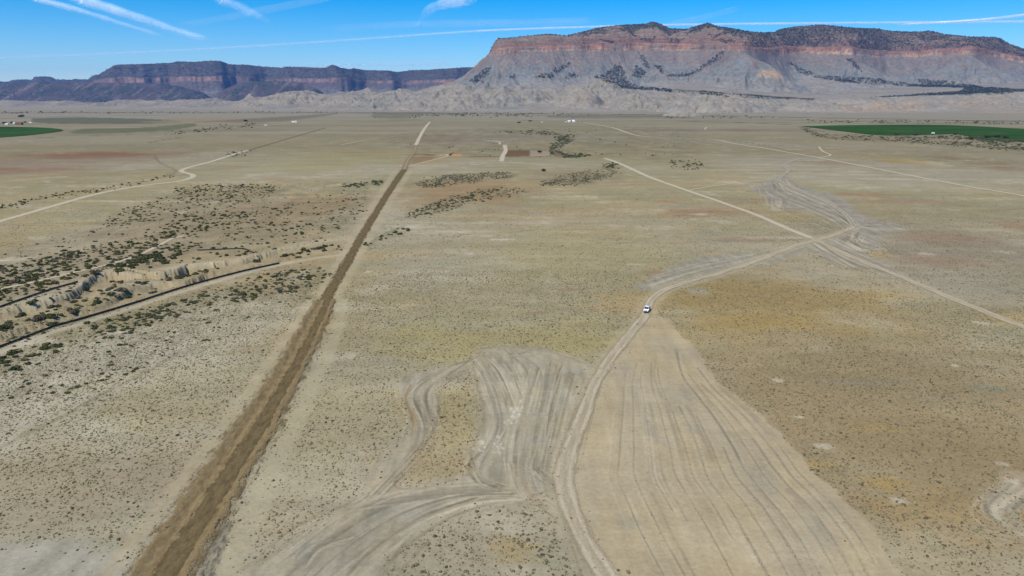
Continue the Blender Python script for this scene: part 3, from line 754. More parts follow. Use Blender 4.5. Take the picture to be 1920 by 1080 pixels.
# ruts in the loop
for pts, w, col, s in [([(882, 672), (905, 700), (922, 745), (934, 790), (920, 830), (893, 852), (880, 872), (890, 897), (930, 912)], 0.9, DARK, .75),
                       ([(905, 662), (930, 690), (955, 735), (962, 760)], 0.7, DARK, .7), ([(925, 660), (955, 690), (975, 730), (985, 765)], 0.6, DARK, .5), ([(945, 655), (985, 690), (992, 730), (975, 790), (965, 850), (970, 900)], 0.7, DARK, .5),
                       ([(1010, 690), (993, 745), (978, 810), (968, 870), (975, 915)], 0.8, DARK, .6), ([(1032, 680), (1020, 740), (1005, 810), (1000, 880)], 0.6, DARK, .5), ([(1050, 690), (1035, 760), (1020, 830), (1012, 890), (1030, 890)], 0.7, DARK, .6),
                       ([(1075, 700), (1060, 760), (1042, 830), (1025, 880)], 0.6, DARK, .55), ([(1095, 710), (1080, 770), (1062, 840), (1050, 890)], 0.9, (0.21, 0.15, 0.10), .6),
                       ([(880, 676), (840, 690), (795, 715), (776, 745), (795, 790), (790, 830), (745, 880), (690, 935)], 1.2, DARK, .7), ([(895, 668), (850, 697), (806, 730), (800, 760), (815, 800), (770, 865), (710, 925)], 1.0, DARK, .55),
                       ([(770, 720), (760, 745), (778, 790), (775, 815)], 1.2, (0.33, 0.235, 0.11), .6), ([(870, 690), (825, 720), (812, 760), (822, 800)], 1.4, PALE, .35),
                       ([(960, 700), (975, 745), (968, 775), (955, 800)], 2.4, PALE, .4), ([(1000, 700), (985, 770), (970, 850)], 1.6, PALE, .3), ([(910, 700), (935, 770), (925, 820), (900, 870)], 2.0, (0.25, 0.232, 0.20), .5),
                       ([(900, 655), (960, 650), (1030, 660), (1090, 678)], 1.6, (0.20, 0.19, 0.155), .5), ([(990, 660), (960, 668), (1000, 668)], 1.4, DARK, .6), ([(1010, 880), (1040, 905), (1030, 890)], 2.0, DARK, .5),
                       ([(975, 925), (930, 925), (850, 930), (740, 940), (640, 955)], 1.2, DARK, .35), ([(985, 938), (900, 945), (800, 985), (700, 1060), (660, 1110)], 1.1, PALE, .7), ([(975, 930), (880, 935), (780, 975), (670, 1050), (600, 1110)], 1.3, PALE, .5),
                       ([(960, 925), (860, 930), (740, 970), (620, 1050), (560, 1110)], 0.9, DARK, .5), ([(940, 915), (820, 925), (700, 960), (560, 1060), (520, 1110)], 1.1, DARK, .4), ([(880, 905), (760, 920), (640, 965), (520, 1050)], 1.4, PALE, .35),
                       ([(900, 935), (800, 970), (720, 1020), (660, 1080)], 0.6, (0.22, 0.16, 0.115), .6), ([(985, 900), (1000, 930), (1040, 945), (1080, 985)], 1.6, (0.25, 0.19, 0.125), .6), ([(970, 870), (985, 915), (1020, 950), (1060, 960)], 1.2, (0.25, 0.2, 0.14), .5),
                       ([(640, 950), (600, 965), (540, 1000), (470, 1060)], 0.9, DARK, .4), ([(655, 1010), (600, 1030), (575, 1060)], 3.4, (0.19, 0.178, 0.15), .5), ([(700, 930), (640, 960), (560, 1010), (500, 1060)], 0.8, PALE, .4)]:
    rut(pts, w, col, s, -0.05 if col is DARK else 0)
    for k in range(6):
        ox, oy = random.gauss(0, 13), random.gauss(0, 4)
        rut([(x + ox + random.gauss(0, 2), y + oy + random.gauss(0, 1)) for x, y in pts], random.uniform(.25, .6), random.choice([DARK, DARK, PALE, PALE, (0.25, 0.2, 0.14)]), min(.9, s * random.uniform(.5, 1.0)))
for k in range(22):
    yy = random.gauss(778, 14)
    blob(962 + (782 - yy) * 0.5 + random.gauss(0, 6), yy, random.uniform(1.5, 5), random.uniform(1.5, 6), (0.52, 0.50, 0.45), random.uniform(.3, .75), k, nj=1.6)
for k in range(10):
    blob(random.gauss(934, 6), random.gauss(842, 6), random.uniform(1.5, 4), random.uniform(1.5, 3), (0.50, 0.48, 0.43), 0.5, k + 30, nj=1.6)
    blob(random.gauss(900, 5), random.gauss(842, 6), random.uniform(1.5, 4), random.uniform(1.5, 3), (0.50, 0.48, 0.43), 0.5, k + 50, nj=1.6)
for poly in (LOOP[:14], LOOP[14:22], ISLE + ISLE[:1], LOW_ISLE[:5], LOW_ISLE[6:]):
    rut(poly, 0.5, DARK, 0.4, 0.08)
    rut([(x + 3, y + 2) for x, y in poly], 0.4, (0.22, 0.16, 0.10), 0.4)
# tracks over the pads at the junction
for pts, w, col, s in [([(1600, 424), (1560, 395), (1520, 375), (1475, 352), (1462, 338)], 1.6, DARK, .5), ([(1450, 345), (1458, 358), (1500, 375), (1560, 400), (1595, 420)], 1.2, DARK, .45), ([(1455, 335), (1475, 350), (1530, 372), (1570, 390)], 1.2, PALE, .4),
                       ([(1600, 425), (1650, 428), (1700, 430)], 1.6, PALE, .4), ([(1600, 420), (1660, 420), (1700, 429)], 1.0, DARK, .35), ([(1540, 450), (1600, 482), (1660, 508)], 1.3, DARK, .45), ([(1530, 452), (1580, 485), (1630, 505)], 1.5, DARK, .4),
                       ([(1520, 452), (1560, 478), (1600, 500)], 1.4, PALE, .4), ([(1590, 440), (1640, 458), (1655, 465), (1620, 468), (1590, 455)], 1.0, PALE, .5), ([(1610, 435), (1600, 455), (1640, 470)], 1.0, DARK, .4), ([(1595, 445), (1590, 452), (1597, 455)], 5.0, DARK, .4),
                       ([(1240, 520), (1330, 495), (1430, 480), (1500, 462)], 1.4, DARK, .35), ([(1220, 535), (1300, 510), (1400, 488), (1490, 464)], 1.6, PALE, .3), ([(1560, 430), (1500, 405), (1450, 385), (1440, 370)], 1.2, DARK, .3),
                       ([(1455, 390), (1455, 375), (1462, 395)], 1.6, PALE, .3), ([(1400, 352), (1430, 345), (1455, 345)], 2.0, PALE, .3),
                       ([(1905, 905), (1872, 930), (1862, 955), (1885, 985), (1935, 1012)], 0.9, PALE, .5), ([(1925, 926), (1898, 942), (1888, 962), (1905, 985), (1935, 1001)], 0.5, DARK, .7), ([(1890, 905), (1852, 940), (1850, 960), (1880, 990)], 0.5, (0.24, .2, .16), .5)]:
    rut(pts, w * 1.2, col, min(1, s * 1.7))
    for k in range(7):
        ox, oy = random.gauss(0, 14), random.gauss(0, 4)
        rut([(x + ox + random.gauss(0, 2), y + oy + random.gauss(0, .6)) for x, y in pts], random.uniform(.5, 1.4), random.choice([DARK, PALE, PALE]), min(.9, s * random.uniform(.8, 1.6)))
# strip margins: pale bladed verges and reddish spoil, dark shale near the bottom
for pts, w, col, s in [([(x - 70 * k, y) for x, y, k in [(270, 1160, 1.6), (303, 1080, 1.5), (352, 1000, 1.3), (402, 920, 1.1), (447, 850, 1.0), (500, 765, .85), (552, 678, .7), (590, 605, .5), (611, 562, .42)]], 3.2, (0.325, 0.275, 0.19), .55),
                       ([(x + 70 * k, y) for x, y, k in [(270, 1160, 1.9), (303, 1080, 1.7), (352, 1000, 1.5), (402, 920, 1.3), (447, 850, 1.15), (500, 765, .95), (552, 678, .8), (590, 605, .65), (611, 562, .5)]], 4.5, (0.315, 0.282, 0.20), .6),
                       ([(x - 14, y) for x, y in STRIP_FAR], 5.5, (0.315, 0.27, 0.19), .75), ([(x + 14, y) for x, y in STRIP_FAR], 5.5, (0.315, 0.27, 0.19), .75), ([(590, 548), (620, 552), (600, 565)], 4, (0.34, 0.29, 0.20), .6)]:
    i, m = line_mask(pts, w, w * 0.3, 0.8, 5)
    clear(i, m, col, s, 0.1)
for poly in [[(250, 1140), (300, 1040), (350, 970), (375, 965), (345, 1030), (290, 1140)], [(350, 1140), (385, 1040), (405, 960), (430, 965), (425, 1010), (400, 1080), (385, 1140)]]:
    i, m = poly_mask(poly, 0.7, 1.3, 2.5)
    t = sst(-0.25, 0.3, fbm(GX[i] / 0.9, GY[i] / 2.4, 4, 91))
    COL[i] = mixc(COL[i], (0.105, 0.098, 0.085), m * (0.4 + 0.55 * t))
    VEG[i] *= 1 - m
    DISP[i] += (0.35 * m * t).astype(np.float32)

# wash: bare walls and floor
GZ = np.zeros(NV)
GZ[front] = gz(GX[front], GY[front])
WZ = np.zeros(NV)
WZ[front] = wash(GX[front], GY[front])
mw = sst(0.3, 1.2, -WZ)
wallc = np.array((0.265, 0.222, 0.150), np.float32) * (1 + 0.35 * fbm(GX / 1.5, GY / 1.5, 3, 95)[:, None])
COL += (wallc - COL) * (0.8 * mw)[:, None]
VEG *= 1 - 0.9 * mw
DISP *= (1 - mw)
u_, v_ = wash_uv(GX, GY)
rim = front & (u_ > -100) & (u_ < WLEN + 10)
rimd = np.abs(np.interp(u_, *E1) - v_)
COL = mixc(COL, (0.36, 0.32, 0.25), 0.55 * rim * (1 - sst(0, 9, rimd + 4 * n_c)) * (1 - mw))

for pts, w in [(MAIN_ROAD, 5.0), (PAD_ROAD, 6), (RIGHT_ROAD, 5.5), (CROSS_ROAD, 7), (FAR_ROAD, 8), (LEFT_ROAD, 7), (STRIP_NEAR, 13), (STRIP_FAR, 8), (STRIP_PALE, 12)] + SMALL_TRACKS:
    i, m = line_mask(pts, w, 0.8, 0.6, 5)
    VEG[i] *= 1 - m
    DISP[i] *= 1 - m
i, m = line_mask(MAIN_ROAD, 8.5, 2.0, 1.2, 8)
clear(i, m, (0.335, 0.285, 0.20), 0.45, 0.1)
pipe_verge = [(0, 661), (40, 646), (100, 622), (150, 607), (250, 576), (350, 544), (450, 515), (530, 495), (600, 483), (640, 478)]
i, m = line_mask([(-160, 722)] + pipe_verge, 3.8, 1.3, 1.0, 6)
clear(i, m, (0.345, 0.315, 0.262), 0.75, 0.0)

VEG = np.clip(VEG, 0, 2)
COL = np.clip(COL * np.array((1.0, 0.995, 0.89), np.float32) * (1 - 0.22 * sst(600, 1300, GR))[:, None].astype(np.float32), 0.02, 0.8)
veg_attr = np.clip(VEG, 0, 1.6) * (0.65 + 0.35 * sst(260, 520, GR)) * (1 - 0.45 * sst(1200, 3000, GR))
GZ = GZ + DISP
ground = link('ground', mesh_np('ground', np.stack([GX, GY, GZ], 1), grid_faces(NR, NC, True)[:, ::-1], M_GROUND, True,
              {'soil': ('FLOAT_COLOR', COL), 'veg': ('FLOAT', veg_attr)}))
tag(ground, kind='structure')
del n_a, n_b, n_c, n_d, streak

def lookup(x, y):
    r = np.hypot(x, y)
    a = np.mod(np.arctan2(x, y) + pi, 2 * pi) - pi
    ri = np.clip(np.searchsorted(rr, r), 0, NR - 1)
    ci = np.clip(((a - azf[0]) / PX).astype(int), 0, len(azf) - 1)
    return ri * NC + ci

# ------------------------------------------------------------------ roads draped on the ground
def ribbon(name, pts, widths, mat, lift=0.05, ncross=9, wob=0.35, n=10, berm=0.0):
    p = smooth_px(pts, n)
    x, y = P(p[:, 0], p[:, 1])
    c = np.stack([x, y], 1)
    seg = np.r_[0, np.cumsum(np.hypot(*np.diff(c, axis=0).T))]
    step, s, ss = 0, 0.0, []
    while s < seg[-1]:
        ss.append(s)
        i = min(np.searchsorted(seg, s), len(c) - 1)
        s += np.clip(np.hypot(*c[i]) / 130.0, 1.0, 12.0)
    ss = np.array(ss + [seg[-1]])
    cx, cy = np.interp(ss, seg, c[:, 0]), np.interp(ss, seg, c[:, 1])
    tx, ty = np.gradient(cx), np.gradient(cy)
    ln = np.hypot(tx, ty)
    tx, ty = tx / ln, ty / ln
    w = np.interp(ss / seg[-1], np.linspace(0, 1, len(widths)), widths) * (1 + 0.12 * noise(ss / 17.0, ss * 0 + 3, 8))
    off = wob * noise(ss / 25.0, ss * 0, 9)
    t = np.linspace(-1, 1, ncross)
    X = cx[:, None] + (-ty)[:, None] * (w[:, None] / 2 * t + off[:, None])
    Y = cy[:, None] + tx[:, None] * (w[:, None] / 2 * t + off[:, None])
    Z = gz(X.ravel(), Y.ravel()).reshape(X.shape) + lift + 0.00015 * np.hypot(X, Y)
    Z = np.maximum(Z, -0.6)
    if berm:                                       # spoil thrown up along both margins
        ridge = np.exp(-((np.abs(t) - 0.66) / 0.16) ** 2)[None, :] * berm
        Z = Z + ridge * (0.55 + 0.9 * fbm(X / 2.2, Y / 2.2, 3, 19)) + 0.35 * berm * np.clip(fbm(X / 1.3, Y / 1.3, 2, 29), 0, 1) * (np.abs(t) > 0.42)[None, :] * (1 - t ** 4)[None, :]
    V = np.stack([X.ravel(), Y.ravel(), Z.ravel()], 1)
    T = np.tile(t, len(ss))
    SD = (w[:, None] / 2 * t).ravel()
    AL = np.repeat(ss, ncross)
    o = link(name, mesh_np(name, V, grid_faces(len(ss), ncross), mat, True, {'across': ('FLOAT', T), 'side': ('FLOAT', SD), 'along': ('FLOAT', AL)}))
    tag(o, kind='structure')
    return c

R_DUST = road_material('pale_dust', (0.40, 0.35, 0.27), (0.285, 0.24, 0.17), 1, 0.6, 0.10, 1.1)
R_GREY = road_material('grey_dust', (0.34, 0.31, 0.25), (0.225, 0.205, 0.17), 0.85, 0.7, 0.14, 0.8)
R_FAR = road_material('far_dust', (0.44, 0.395, 0.31), (0.385, 0.34, 0.265), 0.92, 0.2, 0.14, 0.5)
R_CUT = road_material('damp_cut_earth', (0.062, 0.047, 0.027), (0.145, 0.110, 0.060), 0.97, 0.0, 0.3, 2.0)
R_SPOIL = road_material('brown_spoil', (0.118, 0.083, 0.045), (0.240, 0.185, 0.105), 0.92, 0.25, 0.3, 1.6)
R_DARK = road_material('dark_trench_earth', (0.12, 0.10, 0.07), (0.15, 0.12, 0.085), 0.8, 0.2)
main_c = ribbon('dirt_road', MAIN_ROAD, [5.6, 5.4, 5.0, 4.6, 4.4, 4.6, 5, 5.5], R_DUST, 0.06)
ribbon('dirt_road', PAD_ROAD, [6, 6.5, 6, 6, 6], R_GREY, 0.09)
ribbon('dirt_road', RIGHT_ROAD, [5, 6, 5.5, 5.5], R_DUST, 0.07)
ribbon('dirt_road', CROSS_ROAD, [9, 7.5, 6, 5.5], R_FAR, 0.06)
ribbon('dirt_road', FAR_ROAD, [9, 8, 7, 6.5, 6], R_FAR, 0.08)
ribbon('dirt_road', LEFT_ROAD, [7.5, 8, 8, 8], R_FAR, 0.06)
ribbon('dirt_road', STRIP_PALE, [9, 10, 10], R_FAR, 0.08)
ribbon('dirt_path', TRENCH, [5, 5, 5], R_DARK, 0.06)
for pts, w in SMALL_TRACKS:
    ribbon('dirt_path', pts, [w, w], R_FAR, 0.05, 7)
ribbon('graded_strip', STRIP_NEAR, [14.5, 14.5, 14.0, 13.5, 12.5, 11.5, 11.5], R_SPOIL, 0.06, 33, 0.3, 10, 0.75)
ribbon('trench_line', [(x + 8, y) for x, y in STRIP_NEAR], [5.8, 5.4, 5.0, 4.8, 4.8, 5.4], R_CUT, 0.13, 11, 0.2)
ribbon('trench_line', STRIP_FAR, [6.0, 6.4, 7.2, 8.5], R_CUT, 0.09, 9, 0.3)
ribbon('trench_line', STRIP_BEND, [9, 8, 8], road_material('trench_bend_earth', (0.16, 0.12, 0.08), (0.28, 0.225, 0.15), 0.9, 0.5), 0.09, 9, 0.3)

# irrigated fields: thin sheets of crop on the plain
M_CROP = vc_material('green_crop', 0.35, 0.05)
def field(name, poly, col, dark):
    xy = line_w(list(poly) + [poly[0]], 4)[:-1]
    ctr = xy.mean(0)
    rings = np.linspace(0, 1, 26)
    V = np.concatenate([[[*ctr, 0]]] + [np.c_[ctr + (xy - ctr) * t, np.zeros(len(xy))] for t in rings[1:]])
    V[:, 2] = gz(V[:, 0], V[:, 1]) + 0.9
    n = len(xy)
    F = []
    for j in range(n):
        F.append((0, 1 + j, 1 + (j + 1) % n, 1 + (j + 1) % n))
    F3 = [(a, b, c) for a, b, c, _ in F]
    for r in range(24):
        for j in range(n):
            a, b = 1 + r * n + j, 1 + r * n + (j + 1) % n
            F3 += [(a, a + n, b + n), (a, b + n, b)]
    s = fbm(V[:, 0] / 300, V[:, 1] / 60, 3, 7)
    C = mixc(np.tile(np.array(col, np.float32), (len(V), 1)), dark, sst(-0.2, 0.3, s))
    arc = np.abs(np.sin(np.hypot(V[:, 0] - ctr[0], V[:, 1] - ctr[1]) / 70.0))
    C = mixc(C, (0.06, 0.09, 0.035), 0.3 * sst(0.95, 1.0, arc))
    o = link(name, mesh_np(name, V, np.array(F3), M_CROP, True, {'soil': ('FLOAT_COLOR', C)}))
    tag(o, kind='structure')
field('green_field', GREEN_R, (0.029, 0.076, 0.014), (0.020, 0.054, 0.012))
field('green_field', GREEN_L, (0.029, 0.076, 0.018), (0.020, 0.054, 0.014))

# ------------------------------------------------------------------ mountains
def interp_cols(px, table):
    t = np.array(table, float)
    return np.interp(px, t[:, 0], t[:, 1])

def cliff_heights(PXc, Y, T, talus=31.0, seed=0, k=1.0):
    """PXc (C,), Y (R,) -> z (R,C), strata coordinate (R,C)"""
    yc = interp_cols(PXc, T['Yc'])
    kw = np.exp(-0.5 * (np.arange(-40, 41) / (13.0 if k < 1.2 else 5.0)) ** 2); kw /= kw.sum()
    yc = np.convolve(np.pad(yc, 40, 'edge'), kw, 'valid')
    yc = yc + k * (120 if k < 1.2 else 260) * fbm(PXc / (80.0 if k < 1.2 else 40.0), PXc * 0 + 1.5, 3, seed + 20)
    K = (PXc - 960) / 1376.6
    X = K[None, :] * Y[:, None]
    Yg = np.broadcast_to(Y[:, None], X.shape)
    z_s = zat(PXc, interp_cols(PXc, T['sky']), yc + T['Ds'])
    z_t = zat(PXc, interp_cols(PXc, T['ct']), yc + 30)
    z_b = zat(PXc, interp_cols(PXc, T['cb']), yc)
    toe_py = interp_cols(PXc, T['toe'])
    dt = np.full(len(PXc), 500.0 * k)
    for _ in range(6):
        z_o = zat(PXc, toe_py, yc - dt)
        dt = np.clip((z_b - z_o) / tan(radians(talus)), 30, 1600)
    z_t = np.minimum(z_t, z_s)
    z_b = np.minimum(z_b, z_t)
    z_t = lerp(z_b, z_t, 0.72 + 0.35 * fbm(PXc / 46.0, PXc * 0 + 7.5, 3, seed + 22))
    XS = X / k
    YS = Yg / k
    but = 40 * fbm(XS / 260, YS / 700, 3, seed + 1) + 20 * noise(XS / 95 + 0.6 * noise(XS / 300, YS / 300, seed + 30), YS / 300, seed + 2) * (0.4 + 0.9 * np.abs(noise(XS / 500, YS / 900, seed + 31))) + 5 * noise(XS / 24, YS / 140, seed + 3)
    s = yc[None, :] - Yg
    sw = s + k * but * np.exp(-np.clip(s, 0, None) / (70 * k)) * sst(-T['Ds'] * 0.9, -T['Ds'] * 0.5, s)
    Ds = T['Ds']
    t = np.clip((-sw - 28 * k) / (Ds - 28 * k), 0, 1)
    led = t + 0.030 * np.sin(2 * pi * 6 * t + 1.5 * fbm(XS / 900, YS * 0, 2, seed + 4)) * (1 - t) + 0.02 * np.sin(2 * pi * 13 * t)
    led = np.clip(led, 0, 1) ** 0.92
    up = z_t[None, :] + (z_s - z_t)[None, :] * led
    ug = ridged(XS / 260, YS / 420, 3, seed + 5) - 0.5
    up = up + (34 if k < 1.2 else 60) * k * ug * np.sin(pi * np.clip(t, 0, 1)) ** 0.8 - 6 * k * sst(0.97, 1, t) * 0
    behind = np.clip(-sw - Ds, 0, None)
    up = up - behind * 0.05
    c = np.clip(-sw / (28 * k), 0, 1)
    cl = z_b[None, :] + (z_t - z_b)[None, :] * (c + 0.10 * np.sin(2 * pi * 3 * c))
    q = np.clip(sw / dt[None, :], 0, 1)
    ta = z_b[None, :] - (z_b - zat(PXc, toe_py, yc - dt))[None, :] * (1 - (1 - q) ** 1.12) 
    warpx = 70 * fbm(XS / 500, YS / 500, 2, seed + 8)
    fan = (XS + warpx * 0.5 + 1.1 * s / k * noise(XS / 900, XS * 0, seed + 12))      # gullies splay out from the cliff foot
    g = (80 * (ridged(fan / 560, YS / 2600, 2, seed + 6, 0.35) - 0.55) * sst(0, 0.5, np.clip(s / 600 / k, 0, 1)) + 21 * (ridged((fan + warpx) / 150, YS / 420, 3, seed + 7) - 0.5)
         + 9 * (ridged((fan + 0.5 * warpx) / 44, YS / 190, 2, seed + 9) - 0.5))
    env = sst(0, 0.22, q) * (1 - 0.35 * q)
    ta = ta + k * g * env
    ta = ta - np.clip(sw - dt[None, :], 0, None) * 0.13
    z = np.where(sw < -28 * k, up, np.where(sw < 0, cl, ta))
    z = z + k * (5.0 * noise(XS / 30, YS / 30, seed + 40) + 3.0 * noise(XS / 14, YS / 14, seed + 41)) * sst(-Ds * 1.2, -Ds, sw)
    return X, Yg, z, sw, q, t, c, g

def project(X, Y, Z):
    f = Y * cos(PITCH) - (Z - CAMH) * sin(PITCH)
    v = Y * sin(PITCH) + (Z - CAMH) * cos(PITCH)
    return 960 + FPX * X / f, 540 - FPX * v / f

def in_poly(px, py, poly):
    ins = np.zeros(px.shape, bool)
    n = len(poly)
    for i in range(n):
        (ax, ay), (bx, by) = poly[i], poly[(i + 1) % n]
        ins ^= ((ay > py) != (by > py)) & (px < (bx - ax) * (py - ay) / (by - ay + 1e-9) + ax)
    return ins

TREES_V = []                                     # juniper positions: x, y, z, radius
def plant(X, Y, Z, w, count, rmin, rmax, sp):
    p = np.clip(w.ravel(), 0, None).astype(np.float64)
    if p.sum() <= 0: return
    p /= p.sum()
    i = RNG.choice(len(p), count, p=p)
    TREES_V.append(np.c_[X.ravel()[i] + RNG.uniform(-sp, sp, count), Y.ravel()[i] + RNG.uniform(-sp, sp, count), Z.ravel()[i], RNG.uniform(rmin, rmax, count)])

M_MESA = rock_material('mesa_rock', 0.03, True)
MESA = {
    'sky': [(600, 182), (700, 180), (780, 172), (830, 160), (862, 150), (870, 146), (888, 129), (905, 113), (918, 102), (922, 90), (928, 79), (935, 72), (960, 71), (1000, 66), (1025, 64), (1060, 67), (1090, 60), (1115, 53), (1150, 48), (1185, 46), (1205, 45),
            (1218, 41), (1232, 46), (1250, 54), (1280, 55), (1300, 48), (1318, 43), (1335, 50), (1360, 53), (1385, 58), (1420, 61), (1443, 60), (1450, 55), (1480, 50), (1525, 46), (1560, 50), (1600, 53), (1630, 54), (1650, 58), (1690, 60), (1725, 58),
            (1760, 65), (1800, 69), (1850, 70), (1858, 73), (1875, 82), (1900, 91), (1920, 94), (2000, 99), (2100, 96), (2300, 105), (2600, 120)],
    'ct': [(600, 182), (780, 172), (862, 150), (905, 113), (918, 102), (924, 90), (935, 87), (1000, 85), (1060, 84), (1150, 79), (1220, 77), (1300, 80), (1340, 79), (1365, 83), (1390, 88), (1400, 90), (1430, 89), (1480, 88), (1520, 89), (1580, 87), (1630, 97),
           (1700, 96), (1760, 91), (1800, 84), (1850, 94), (1870, 100), (1920, 109), (2100, 112), (2600, 130)],
    'cb': [(600, 182), (780, 172), (862, 150), (905, 113), (918, 103), (924, 102), (935, 101), (1000, 97), (1060, 95), (1150, 95), (1220, 94), (1300, 95), (1340, 95), (1365, 94), (1390, 96), (1400, 98), (1430, 100), (1480, 101), (1520, 101), (1580, 101), (1630, 106),
           (1700, 106), (1760, 104), (1800, 101), (1850, 107), (1870, 111), (1920, 119), (2100, 124), (2600, 145)],
    'toe': [(600, 190), (780, 185), (862, 172), (900, 165), (1000, 160), (1100, 155), (1200, 152), (1280, 148), (1340, 158), (1390, 168), (1450, 165), (1500, 150), (1560, 150), (1640, 152), (1700, 158), (1800, 166), (1900, 166), (2600, 175)],
    'Yc': [(600, 8600), (780, 8200), (862, 7600), (905, 7100), (935, 6900), (1000, 7050), (1100, 7250), (1200, 7500), (1280, 7450), (1340, 7050), (1375, 6650), (1390, 6500), (1405, 6650), (1430, 7150), (1480, 7650), (1560, 7500), (1600, 7450), (1640, 7850), (1720, 7950),
           (1780, 7550), (1810, 7400), (1850, 7750), (1920, 7900), (2100, 8200), (2600, 8500)],
    'Ds': 620.0}
mpx = np.arange(760, 2560, 1.4)
mY = np.concatenate([np.arange(5300, 6300, 12), np.arange(6300, 8150, 7), np.arange(8150, 8900, 16), np.arange(8900, 12001, 150)]).astype(float)
X, Yg, Z, sw, q, t, c, g = cliff_heights(mpx, mY, MESA, 31, 100)
skirt = np.zeros(X.shape)
for k, (px, py, Yk, sl) in enumerate([(1390, 98, 6560, 0.60), (1808, 103, 7330, 0.60), (1010, 108, 6950, 0.56), (1165, 118, 7080, 0.55), (1590, 108, 7330, 0.56), (1300, 112, 7200, 0.55), (1700, 122, 7560, 0.55), (1445, 131, 6330, 0.62), (1230, 124, 7050, 0.56), (930, 112, 6850, 0.56)]):
    xk, zk = (px - 960) / 1376.6 * Yk, zat(px, py, Yk)
    dx, dy = X - xk, Yg - Yk
    wob = 1 + 0.22 * fbm(X / 170 + k, Yg / 170, 3, 180 + k)
    d = np.hypot(dx, dy) * wob
    th = np.arctan2(dy, dx)
    h = zk - d * sl * (1.08 - 0.16 * np.clip(d / 900, 0, 1))
    h = h + (44 * (ridged(th * 2.3 + k + 0.3 * fbm(X / 200, Yg / 200, 2, 190), d / 1400, 2, 200 + k) - 0.55) + 20 * (ridged(th * 6 + 0.8 * fbm(X / 150, Yg / 150, 2, 191), d / 500, 2, 220 + k) - 0.5)) * sst(20, 260, d)
    up_ = (h > Z) & (sw > -10)
    Z = np.where(up_, h, Z); skirt = np.where(up_, 1.0, skirt)
    q = np.where(up_, np.clip(0.25 + d / 700, 0, 1), q)
PXg = np.broadcast_to(mpx[None, :], X.shape)
ppx, ppy = project(X, Yg, Z)
n1 = fbm(X / 260, Yg / 260, 4, 140)
n2 = fbm(X / 70, Yg / 400, 3, 141)
n3 = fbm(X / 900, Yg / 500, 3, 142)
n4 = fbm(X / 28, Yg / 28, 3, 143)
shp = X.shape
fl = lambda a: np.asarray(a, np.float32).ravel()
col = np.tile(np.array((0.168, 0.145, 0.132), np.float32), (X.size, 1))                      # purple-grey talus
col = mixc(col, (0.158, 0.166, 0.160), fl(sst(0.15, 0.6, q + 0.35 * n2 + 0.25 * n1)))        # blue-grey shale lower
col = mixc(col, (0.195, 0.150, 0.120), fl(0.7 * sst(0.05, 0.4, n2) * (1 - 0.7 * sst(0.5, 1, q))))
col = mixc(col, (0.22, 0.205, 0.18), fl(0.75 * sst(0.65, 1.0, q + 0.2 * n1)))
cliff = (sw < 6) & (sw > -34) & (skirt < .5)
hb = np.clip(c, 0, 1)
rc = mixc(np.tile(np.array((0.27, 0.185, 0.13), np.float32), (X.size, 1)), (0.245, 0.135, 0.100), fl(sst(0.35, 0.65, hb + 0.25 * n3)))
rc = mixc(rc, (0.36, 0.285, 0.205), fl(0.7 * sst(0.1, 0.5, n3) * (1 - hb)))
rc = rc * (1 + 0.3 * fl(n2))[:, None]
rc = mixc(rc, (0.185, 0.150, 0.128), fl(0.85 * sst(-0.12, 0.25, fbm(X / 150, Yg / 400, 4, 151))))
rc = rc * (1 + 0.22 * fl(np.sin(2 * pi * (3.5 * hb + 0.3 * n3))) )[:, None]
col = np.where(fl(cliff)[:, None] > 0.5, rc, col)
upper = sw <= -34
band = np.sin(2 * pi * (7 * t + 0.25 * n3))
uc = np.tile(np.array((0.165, 0.118, 0.088), np.float32), (X.size, 1))
uc = mixc(uc, (0.185, 0.098, 0.078), fl(0.8 * sst(0.0, 0.5, band) * sst(0.7, 0.1, t)))
uc = mixc(uc, (0.20, 0.172, 0.13), fl(0.55 * sst(0.2, 0.8, -band)))
col = np.where(fl(upper)[:, None] > 0.5, uc, col)
